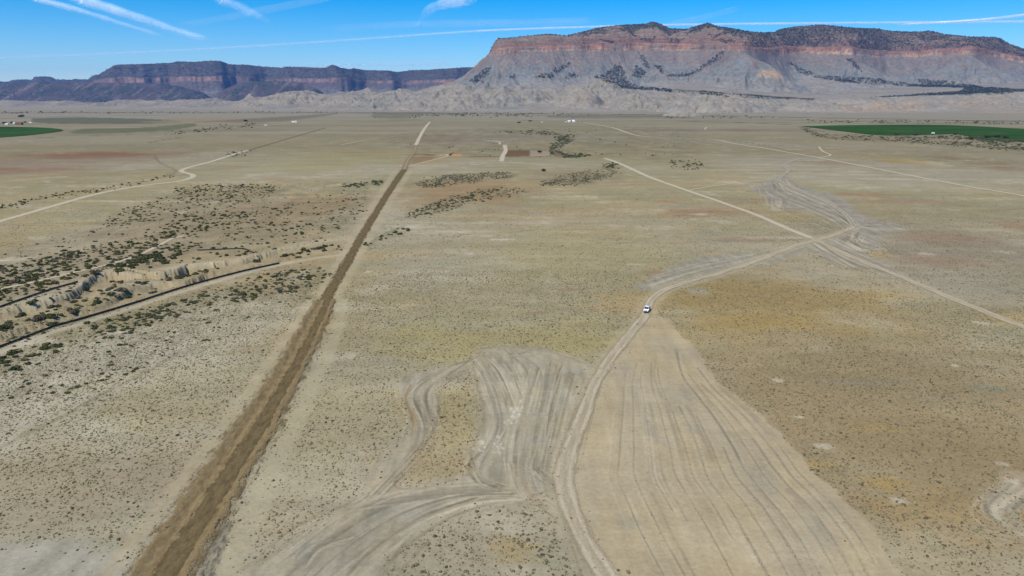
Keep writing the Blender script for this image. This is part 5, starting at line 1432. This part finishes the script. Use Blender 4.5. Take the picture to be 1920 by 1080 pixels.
M_WHITE = plain('white_paint', (0.80, 0.81, 0.82), 0.3, 0.5, 0, 0.04)
M_GLASS = plain('dark_glass', (0.015, 0.02, 0.026), 0.08, 0.6, 0, 0.05)
M_BLACK = plain('black_rubber', (0.02, 0.02, 0.02), 0.8, 0.2)
M_STEEL = plain('dull_steel', (0.30, 0.31, 0.32), 0.4, 0.5, 0.6)
M_LAMP = plain('lamp_lens', (0.65, 0.66, 0.66), 0.15, 0.6)
M_PIPE = plain('black_pipe_coating', (0.012, 0.012, 0.013), 0.5, 0.4, 0, 0.3)
M_WOOD = plain('weathered_wood', (0.060, 0.048, 0.036), 0.9, 0.2)
M_BARK = plain('tree_bark', (0.07, 0.055, 0.04), 0.9, 0.1)
M_ROOF = plain('grey_roof', (0.30, 0.30, 0.31), 0.7, 0.3)
M_WROOF = plain('white_metal_roof', (0.70, 0.71, 0.72), 0.5, 0.4)
M_BRICK = plain('red_brick', (0.24, 0.11, 0.085), 0.9, 0.2, 0, 0.25)
M_BRROOF = plain('brown_roof', (0.14, 0.085, 0.065), 0.8, 0.2)
M_DOOR = plain('dark_door', (0.07, 0.06, 0.05), 0.6, 0.3)
M_ORANGE = plain('orange_dirt', (0.36, 0.19, 0.085), 0.95, 0.1, 0, 0.4, 0.6)
M_MACH = plain('dark_machine_paint', (0.075, 0.065, 0.035), 0.5, 0.4)

# ------------------------------------------------------------------ pickup truck
def pickup(loc, rz):
    root = empty('pickup_truck', loc, rz)          # nose towards -y
    bm = bmesh.new()
    prof = [(-2.85, 0.55), (-2.92, 0.72), (-2.90, 1.02), (-2.80, 1.16), (-1.50, 1.25), (-0.75, 1.90), (-0.55, 1.96), (1.05, 1.96), (1.25, 1.90), (1.35, 1.28), (1.40, 1.22), (2.90, 1.22), (2.92, 0.62), (2.85, 0.5)]
    prism(bm, prof, -0.96, 0.96)
    for v in bm.verts:                              # cabin leans in towards the roof
        if v.co.z > 1.3: v.co.x *= 0.80
        if v.co.y < -2.7: v.co.x *= 0.93
    bmesh.ops.bevel(bm, geom=list(bm.edges), offset=0.05, segments=2, affect='EDGES')
    part('body', bm, M_WHITE, root, True)
    bm = bmesh.new(); add_box(bm, (0, 2.12, 1.235), (1.62, 1.40, 0.05)); part('cargo_bed', bm, M_BLACK, root)
    bm = bmesh.new()
    q = [bm.verts.new(p) for p in ((-0.86, -1.50, 1.31), (0.86, -1.50, 1.31), (0.71, -0.80, 1.93), (-0.71, -0.80, 1.93))]
    q2 = [bm.verts.new((v.co.x, v.co.y + 0.06, v.co.z - 0.05)) for v in q]
    bm.faces.new(q); bm.faces.new(q2[::-1])
    for i in range(4): bm.faces.new((q[i], q2[i], q2[(i + 1) % 4], q[(i + 1) % 4]))
    part('windscreen', bm, M_GLASS, root)
    for sx in (-1, 1):
        bm = bmesh.new()
        pts = [(-1.15, 1.36), (-0.72, 1.84), (0.95, 1.84), (1.15, 1.36)]
        f = [bm.verts.new((sx * (0.985 if z < 1.5 else 0.83), y, z)) for y, z in pts]
        b = [bm.verts.new((v.co.x - sx * 0.12, v.co.y, v.co.z)) for v in f]
        bm.faces.new(f); bm.faces.new(b[::-1])
        for i in range(4): bm.faces.new((f[i], b[i], b[(i + 1) % 4], f[(i + 1) % 4]))
        part('side_window', bm, M_GLASS, root)
        bm = bmesh.new(); add_box(bm, (sx * 1.12, -1.05, 1.36), (0.26, 0.14, 0.26), bevel=0.03); part('wing_mirror', bm, M_BLACK, root)
        bm = bmesh.new(); add_box(bm, (sx * 0.70, -2.90, 0.98), (0.34, 0.10, 0.20), bevel=0.02); part('headlight', bm, M_LAMP, root)
        for wy in (-1.85, 1.85):
            bm = bmesh.new(); add_cyl(bm, (sx * 0.86, wy, 0.40), 0.40, 0.28, 'x', 20); w = part('wheel', bm, M_BLACK, root, True)
            bm = bmesh.new(); add_cyl(bm, (sx * 0.995, wy, 0.40), 0.22, 0.03, 'x', 16); part('rim', bm, M_STEEL, w)
        bm = bmesh.new(); add_box(bm, (sx * 0.97, 0.0, 1.02), (0.05, 2.2, 0.05), bevel=0.015); part('door_trim', bm, M_BLACK, root)
    bm = bmesh.new(); add_box(bm, (0, -2.93, 0.90), (1.10, 0.08, 0.40), bevel=0.02); part('grille', bm, M_BLACK, root)
    bm = bmesh.new(); add_box(bm, (0, -2.97, 0.62), (1.78, 0.16, 0.22), bevel=0.04); part('bumper', bm, M_STEEL, root)
    bm = bmesh.new(); add_box(bm, (0, 0, 0.45), (1.5, 4.9, 0.25)); part('chassis', bm, M_BLACK, root)
    tag(root, 'white pickup truck driving towards the camera on the pale dirt road', 'truck')
    return root
tx, ty, tz_ = at(1213, 584)
hx, hy = -0.36, -0.93
pickup((tx, ty, tz_ + 0.12), atan2(hy, hx) + pi / 2)

# ------------------------------------------------------------------ black pipes on the ground
def pipe(pts, rad, label, skids=True):
    p = smooth_px(pts, 8)
    x, y = P(p[:, 0], p[:, 1])
    z = gz(x, y)
    z = np.maximum(z, -0.5)
    for _ in range(3): z = np.convolve(np.pad(z, 1, 'edge'), (0.25, 0.5, 0.25), 'valid')
    z = z + rad + 0.14
    n = 10
    V, F = [], []
    tx, ty = np.gradient(x), np.gradient(y)
    l = np.hypot(tx, ty)
    for i in range(len(x)):
        nx, ny = -ty[i] / l[i], tx[i] / l[i]
        for j in range(n):
            a = 2 * pi * j / n
            V.append((x[i] + nx * rad * cos(a), y[i] + ny * rad * cos(a), z[i] + rad * sin(a)))
    for i in range(len(x) - 1):
        for j in range(n):
            F.append((i * n + j, i * n + (j + 1) % n, (i + 1) * n + (j + 1) % n, (i + 1) * n + j))
    root = empty('pipeline_pipe', (0, 0, 0))
    link('pipe_wall', mesh_np('pipe_wall', np.array(V), np.array(F), M_PIPE, True), root)
    d = np.r_[0, np.cumsum(np.hypot(np.diff(x), np.diff(y)))]
    for s in np.arange(6, d[-1], 12.0):
        i = min(np.searchsorted(d, s), len(x) - 1)
        bm = bmesh.new()
        add_box(bm, (x[i], y[i], z[i] - rad - 0.08), (0.25, 1.5, 0.17), rot=None)
        part('timber_skid', bm, M_WOOD, root)
    for k, cap in ((0, 0), (len(x) - 1, 1)):
        bm = bmesh.new(); bmesh.ops.create_uvsphere(bm, u_segments=10, v_segments=6, radius=rad)
        for v in bm.verts: v.co += __import__('mathutils').Vector((x[k], y[k], z[k]))
        part('end_cap', bm, M_PIPE, root, True)
    tag(root, label, 'pipe')
pipe([(-120, 697), (-60, 675), (0, 652), (40, 637), (100, 614), (150, 600), (250, 570), (350, 538), (450, 511), (523, 495)], 0.36, 'long black pipe laid along the near side of the wash beside a pale track')
pipe([(-120, 617), (-60, 597), (0, 577), (60, 556), (100, 543), (145, 530)], 0.36, 'black pipe running from the left edge to the far bank of the wash')
pipe([(370, 470), (400, 469), (450, 467), (462, 469), (475, 475)], 0.30, 'short thin black pipe bent at its right end, beyond the wash')

# lone post
px_, py_, pz_ = at(1743, 717)
bm = bmesh.new(); add_cyl(bm, (0, 0, 0.55), 0.12, 1.3, 'z', 8, 0.10)
for v in bm.verts: v.co.x += 0.10 * v.co.z + 0.01 * random.uniform(-1, 1)
o = part('wooden_post', bm, M_WOOD)
o.location = (px_, py_, pz_)
tag(o, 'lone dark leaning post among the scrub on the right', 'post')

# ------------------------------------------------------------------ farm buildings
def house(name, loc, rz, w, d, h, rh, wall, roof, label, cat, nwin=2, group=None):
    root = empty(name, loc, rz)
    bm = bmesh.new()
    prof = [(-w / 2, -0.3), (w / 2, -0.3), (w / 2, h), (0, h + rh), (-w / 2, h)]
    a = [bm.verts.new((x, -d / 2, z)) for x, z in prof]; b = [bm.verts.new((x, d / 2, z)) for x, z in prof]
    if w > d:                                       # ridge along the long side
        bm.free(); bm = bmesh.new()
        prof = [(-d / 2, -0.3), (d / 2, -0.3), (d / 2, h), (0, h + rh), (-d / 2, h)]
        a = [bm.verts.new((-w / 2, y, z)) for y, z in prof]; b = [bm.verts.new((w / 2, y, z)) for y, z in prof]
    bm.faces.new(a); bm.faces.new(b)
    for i in range(5): bm.faces.new((a[i], a[(i + 1) % 5], b[(i + 1) % 5], b[i]))
    part('wall', bm, wall, root)
    bm = bmesh.new()
    L, Wd = max(w, d), min(w, d)
    sl = sqrt((Wd / 2) ** 2 + rh ** 2) + 0.4
    an = atan2(rh, Wd / 2)
    for s in (-1, 1):
        n0 = len(bm.verts)
        add_box(bm, (0, s * (Wd / 4 + 0.1), h + rh / 2 + 0.10), (L + 0.8, sl, 0.14), rot=(-s * an, 'x'))
    if w <= d:
        for v in bm.verts: v.co.x, v.co.y = v.co.y, -v.co.x
    part('roof', bm, roof, root)
    bm = bmesh.new(); add_box(bm, (w * 0.05, -d / 2 - 0.03, 1.0), (1.0, 0.10, 2.0)); part('door', bm, M_DOOR, root)
    for k in range(nwin):
        xx = (-0.32 + 0.64 * k / max(1, nwin - 1)) * w
        bm = bmesh.new(); add_box(bm, (xx, -d / 2 - 0.03, 1.55), (1.3, 0.10, 1.1)); part('window', bm, M_GLASS, root)
    tag(root, label, cat, group)
    return root

house('farmhouse', at(36, 234), 0.05, 20, 11, 5.0, 4.0, M_BRICK, M_BRROOF, 'red brick farmhouse between dark trees at the far left edge', 'house', 3)
house('shed', at(28, 232.5), 0.0, 9, 7, 3.2, 1.6, M_WHITE, M_WROOF, 'small white shed just left of the red brick farmhouse', 'shed', 2)
house('shed', at(13, 234), 0.0, 10, 6, 2.8, 1.4, M_WHITE, M_WROOF, 'low white shed under the leftmost dark trees of the farm', 'shed', 2)
house('shed', at(57, 231), 0.3, 7, 5, 2.6, 1.2, M_WHITE, M_WROOF, 'pale shed standing alone right of the red brick farmhouse', 'shed', 1)
house('mobile_home', at(552, 229.5), 0.04, 17, 6, 3.4, 1.0, M_WHITE, M_WROOF, 'long white mobile home at the end of the far left plain', 'mobile home', 4)
house('trailer', at(498, 235.5), 0.25, 9, 3.0, 2.6, 0.4, M_WHITE, M_WROOF, 'low white trailer left of the long white mobile home', 'trailer', 2)
house('farm_building', at(1067, 229), 0.0, 9, 7, 4.2, 1.8, M_WHITE, M_WROOF, 'left tall white building of the farmstead in the middle distance', 'building', 2)
house('farm_building', at(1075, 229), 0.0, 10, 8, 5.0, 2.2, M_WHITE, M_WROOF, 'tallest white building of the farmstead, beside a dark gap', 'building', 3)
house('farm_building', at(1071, 229), 0.0, 4.5, 5, 2.4, 1.2, M_DOOR, M_BRROOF, 'small dark building between the two tall white ones of the farmstead', 'building', 1)
house('trailer', at(1061, 229), 0.0, 6, 3, 1.8, 0.4, M_WHITE, M_WROOF, 'low white trailer at the left end of the farmstead', 'trailer', 1)
house('trailer', at(1078.5, 229), 0.0, 3.4, 3, 2.2, 0.4, M_WHITE, M_WROOF, 'little white trailer leaning against the right side of the tallest farm building', 'trailer', 1)
house('trailer', at(1087, 229), 0.0, 2.6, 4, 2.6, 0.4, M_WHITE, M_WROOF, 'small white trailer apart at the right end of the farmstead', 'trailer', 1)
house('trailer', at(1016, 229.5), 0.1, 5, 3, 1.9, 0.4, M_WHITE, M_WROOF, 'little white trailer far left of the farmstead, west of the row of bushes', 'trailer', 1)
house('pump_house', at(1749, 251.5), 0.0, 5.6, 4, 3.0, 0.8, M_WHITE, M_WROOF, 'small white pump house in the right green field', 'pump house', 1)

# ------------------------------------------------------------------ excavator and orange heap
def excavator(loc, rz):
    root = empty('excavator', loc, rz)
    for s in (-1, 1):
        bm = bmesh.new(); add_box(bm, (0, s * 1.2, 0.5), (4.2, 0.7, 1.0), (0.86, 1), 0.15); part('track', bm, M_BLACK, root)
    bm = bmesh.new(); add_box(bm, (-0.6, 0, 1.7), (3.4, 2.7, 1.2), (0.94, 0.96), 0.1); part('engine_house', bm, M_MACH, root)
    bm = bmesh.new(); add_box(bm, (0.7, 0.75, 2.7), (1.7, 1.1, 1.9), (0.85, 0.9), 0.08); cb = part('cab', bm, M_MACH, root)
    bm = bmesh.new(); add_box(bm, (1.50, 0.75, 2.85), (0.10, 0.9, 1.2)); part('cab_window', bm, M_GLASS, cb)
    bm = bmesh.new(); add_box(bm, (2.6, -0.3, 3.2), (4.2, 0.45, 0.6), (0.9, 1), 0.05)
    for v in bm.verts:
        x, z = v.co.x - 0.8, v.co.z - 3.2
        v.co.x, v.co.z = 0.8 + x * cos(0.45) - z * sin(0.45), 2.2 + x * sin(0.45) + z * cos(0.45)
    part('boom', bm, M_MACH, root)
    bm = bmesh.new(); add_box(bm, (4.9, -0.3, 2.6), (0.4, 0.38, 3.2), (1, 1), 0.04); part('dipper_arm', bm, M_MACH, root)
    bm = bmesh.new(); add_box(bm, (4.6, -0.3, 0.75), (1.1, 1.2, 0.9), (0.7, 1), 0.08); part('bucket', bm, M_BLACK, root)
    tag(root, 'dark digging machine at the left end of the orange heap', 'excavator')
excavator(at(845, 291.5), 0.1)
hx_, hy_, hz_ = at(857, 292)
gx_ = np.linspace(-9.5, 9.5, 60); gy_ = np.linspace(-4, 4, 22)
HX, HY = np.meshgrid(gx_, gy_)
env = np.clip(1 - (HX / 9.6) ** 2, 0, 1) ** 0.6 * np.clip(1 - (HY / 4.1) ** 2, 0, 1)
HZ = 3.0 * env * (0.6 + 0.7 * fbm(HX / 3.2, HY / 3.0, 4, 70)) - 0.15
o = link('dirt_heap', mesh_np('dirt_heap', np.stack([HX.ravel(), HY.ravel(), HZ.ravel()], 1), grid_faces(22, 60), M_ORANGE, False))
o.location = (hx_, hy_, hz_)
tag(o, 'long low lumpy heap of orange dirt beside the dark digging machine', 'dirt heap')

# ------------------------------------------------------------------ far trees
def tree(loc, h, w, seed, label, col=(0.030, 0.042, 0.024), group=None):
    root = empty('broadleaf_tree', loc, seed * 1.3)
    r = random.Random(seed)
    bm = bmesh.new()
    add_cyl(bm, (0, 0, h * 0.2), w * 0.05, h * 0.45, 'z', 8, w * 0.03)
    for k in range(5):
        a = k * 1.26 + r.random()
        n0 = set(bm.verts)
        add_cyl(bm, (0, 0, 0), w * 0.022, h * 0.35, 'z', 6, w * 0.008)
        for v in set(bm.verts) - n0:
            t = v.co.z / (h * 0.35) + 0.5
            v.co.x += cos(a) * t * w * 0.25; v.co.y += sin(a) * t * w * 0.25; v.co.z += h * 0.5
    part('trunk', bm, M_BARK, root)
    V, F, C_ = leafy(520, w * 0.5, w * 0.5, h * 0.42, w * 0.045, col, seed, 0.7, lobes=9)
    V[:, 2] += h * 0.16
    link('crown', mesh_np('crown', V, F, M_LEAF, False, {'soil': ('FLOAT_COLOR', C_)}), root)
    tag(root, label, 'tree', group)
tree(at(41, 220), 19, 27, 1, 'big round dark tree standing alone above the red brick farmhouse')
tree(at(37, 220), 13, 18, 2, 'lower dark tree leaning on the left side of the big round tree')
tree(at(8, 232.5), 11, 15, 3, 'leftmost wide dark tree of the far left farm')
tree(at(22, 231.5), 11, 11, 4, 'dark tree above the small white shed left of the brick farmhouse')
tree(at(47, 230.5), 9, 13, 5, 'dark tree just right of the red brick farmhouse')
tree(at(461, 228.5), 13, 16, 6, 'single round green tree on the dark field left of the white trailers')
tree(at(1012, 287), 7, 7, 7, 'dark green tree at the top corner of the pale plot')
tree(at(1019, 322), 6, 6, 8, 'dark tree above the scrub right of the pale plot, below the pale track', (0.045, 0.045, 0.03))
tree(at(1681, 254), 10, 12, 9, 'thin grey-green tree at the lower edge of the right green field, left one', (0.06, 0.07, 0.045))
tree(at(1717, 254), 11, 13, 10, 'pale grey-green tree at the lower edge of the right green field, by the pump house', (0.07, 0.078, 0.05))
tree(at(1822, 262), 9, 11, 11, 'dark tree standing on the white sand below the right green field')
for k, (px, py, h, w, lb) in enumerate([(1790, 253, 5, 13, 'low wide dark tree between the pump house and the thicket'), (1852, 259, 8, 14, 'leftmost dark tree of the thicket in the right green field'), (1868, 259, 10, 16, 'tallest dark tree of the thicket in the right green field'), (1885, 260, 8, 14, 'rightmost dark tree of the thicket in the right green field')]):
    tree(at(px, py), h, w, 20 + k, lb, (0.026, 0.034, 0.024))
tree(at(973, 231), 8, 16, 30, 'low dark tree clump west of the white farmstead', (0.04, 0.045, 0.035))
tree(at(994, 228), 7, 15, 31, 'dark spreading tree at the far fence west of the farmstead', (0.04, 0.045, 0.035))

# ------------------------------------------------------------------ contrails, real tubes of ice cloud nine kilometres up
def contrail_material(strength):
    m = bpy.data.materials.new('ice_cloud'); m.use_nodes = True
    nt = m.node_tree; nt.nodes.clear()
    out = nd(nt, 'ShaderNodeOutputMaterial'); tr = nd(nt, 'ShaderNodeBsdfTransparent')
    df = nd(nt, 'ShaderNodeBsdfDiffuse'); df.inputs[0].default_value = (0.60, 0.65, 0.70, 1)
    tl = nd(nt, 'ShaderNodeBsdfTranslucent'); tl.inputs[0].default_value = (0.60, 0.65, 0.70, 1)
    ad = nd(nt, 'ShaderNodeAddShader')  # sum returns more light than it receives, imitating scattering inside the cloud
    nt.links.new(df.outputs[0], ad.inputs[0]); nt.links.new(tl.outputs[0], ad.inputs[1])
    mx = nd(nt, 'ShaderNodeMixShader')
    lw = nd(nt, 'ShaderNodeLayerWeight')
    lw.inputs[0].default_value = 0.5
    core = math_n(nt, 'POWER', math_n(nt, 'SUBTRACT', 1.0, lw.outputs['Facing']), 2.0)
    co = nd(nt, 'ShaderNodeTexCoord').outputs['Object']
    n1 = math_n(nt, 'MULTIPLY', noise_n(nt, 0.00022, 6, co, 0.7), math_n(nt, 'MULTIPLY_ADD', noise_n(nt, 0.0009, 5, co, 0.7), 1.6, 0.2))
    den = attr_n(nt, 'ice').outputs['Fac']
    al = math_n(nt, 'MULTIPLY', math_n(nt, 'MULTIPLY', core, den), math_n(nt, 'MULTIPLY', math_n(nt, 'MULTIPLY_ADD', n1, 1.5, 0.25), strength), clamp=True)
    nt.links.new(al, mx.inputs[0]); nt.links.new(tr.outputs[0], mx.inputs[1]); nt.links.new(ad.outputs[0], mx.inputs[2])
    nt.links.new(mx.outputs[0], out.inputs[0])
    return m
M_ICE = contrail_material(1.0)
def contrail(pts, w0, w1, den, label, alt=9000.0, ends=(0.0, 0.0), name='contrail'):
    p = smooth_px(pts, 10)
    u, f, w = ray(p[:, 0], p[:, 1])
    t = (alt - CAMH) / w
    x, y = u * t, f * t
    dist = np.sqrt(x ** 2 + y ** 2 + alt ** 2)
    n = len(x)
    s = np.linspace(0, 1, n)
    rad = lerp(w0, w1, s) * dist / FPX / 2 * (1 + 0.2 * noise(s * 9, s * 0 + 2, int(w0 * 10)) * (1 if w0 > 6 else 0.2))
    dn = den * sst(0, 0.12, s + ends[0]) * sst(0, 0.12, 1 - s + ends[1])
    tx, ty = np.gradient(x), np.gradient(y); l = np.hypot(tx, ty)
    V, D, m = [], [], 14
    for i in range(n):
        nx, ny = -ty[i] / l[i], tx[i] / l[i]
        for j in range(m):
            a = 2 * pi * j / m
            V.append((x[i] + nx * rad[i] * cos(a), y[i] + ny * rad[i] * cos(a), alt + rad[i] * sin(a))); D.append(dn[i])
    F = [(i * m + j, i * m + (j + 1) % m, (i + 1) * m + (j + 1) % m, (i + 1) * m + j) for i in range(n - 1) for j in range(m)]
    o = link(name, mesh_np(name, np.array(V), np.array(F), M_ICE, True, {'ice': ('FLOAT', np.array(D))}))
    tag(o, label, 'contrail')
contrail([(60, -4), (150, 20), (230, 45), (310, 70)], 11, 8, 2.0, 'thinner of the two slanting contrails at the upper left', ends=(1, 0))
contrail([(140, -5), (250, 30), (330, 57), (393, 76)], 20, 10, 3.2, 'broad bright contrail slanting down at the upper left', ends=(1, 0))
contrail([(405, -5), (455, 16), (503, 40)], 22, 11, 2.0, 'short broad smudged contrail at the top, left of centre', ends=(1, 0))
contrail([(330, 50), (480, 22), (620, -6)], 12, 14, 0.4, 'faint wide contrail rising to the right behind the smudged one', ends=(0, 1))
contrail([(880, -8), (840, 4), (806, 18), (790, 36), (778, 54)], 30, 5, 2.2, 'feathered wisp of cloud tapering downward above the centre', ends=(1, 0))
contrail([(-60, 112), (200, 101), (400, 91), (640, 76), (900, 58), (1120, 50), (1300, 46), (1600, 43), (1980, 40)], 5, 4.2, 0.5, 'long thin contrail crossing the whole sky and passing behind the mesa', ends=(1, 1))
contrail([(1680, 46), (1780, 41), (1850, 36), (1940, 26)], 3, 5, 1.0, 'thin contrail splitting off upward at the upper right', ends=(0, 1))
contrail([(1250, 46), (1320, 32), (1390, 14)], 10, 9, 0.35, 'faint short contrail rising above the twin peaks of the mesa')
contrail([(600, 56), (760, 46), (1000, 42), (1120, 38)], 14, 12, 0.10, 'very faint wide streak over the left end of the mesa')
contrail([(560, 122), (700, 121), (860, 120)], 8, 8, 0.2, 'faint low streak just above the far ridge left of the mesa')

# ------------------------------------------------------------------ air
hm = bpy.data.materials.new('haze_air'); hm.use_nodes = True
hn = hm.node_tree; hn.nodes.clear()
ho = hn.nodes.new('ShaderNodeOutputMaterial'); hv = hn.nodes.new('ShaderNodeVolumePrincipled')
hv.inputs['Color'].default_value = (0.19, 0.43, 1.0, 1)
hv.inputs['Density'].default_value = 2.1e-5
hv.inputs['Anisotropy'].default_value = 0.0
hn.links.new(hv.outputs[0], ho.inputs['Volume'])
bm = bmesh.new()
add_box(bm, (0, 0, 0), (1, 1, 1))
for v in bm.verts:
    v.co.x *= 60000; v.co.y *= 60000
    v.co.z = 1250.0 if v.co.z > 0 else -12.0
hz_o = part('haze', bm, hm)
tag(hz_o, kind='stuff')
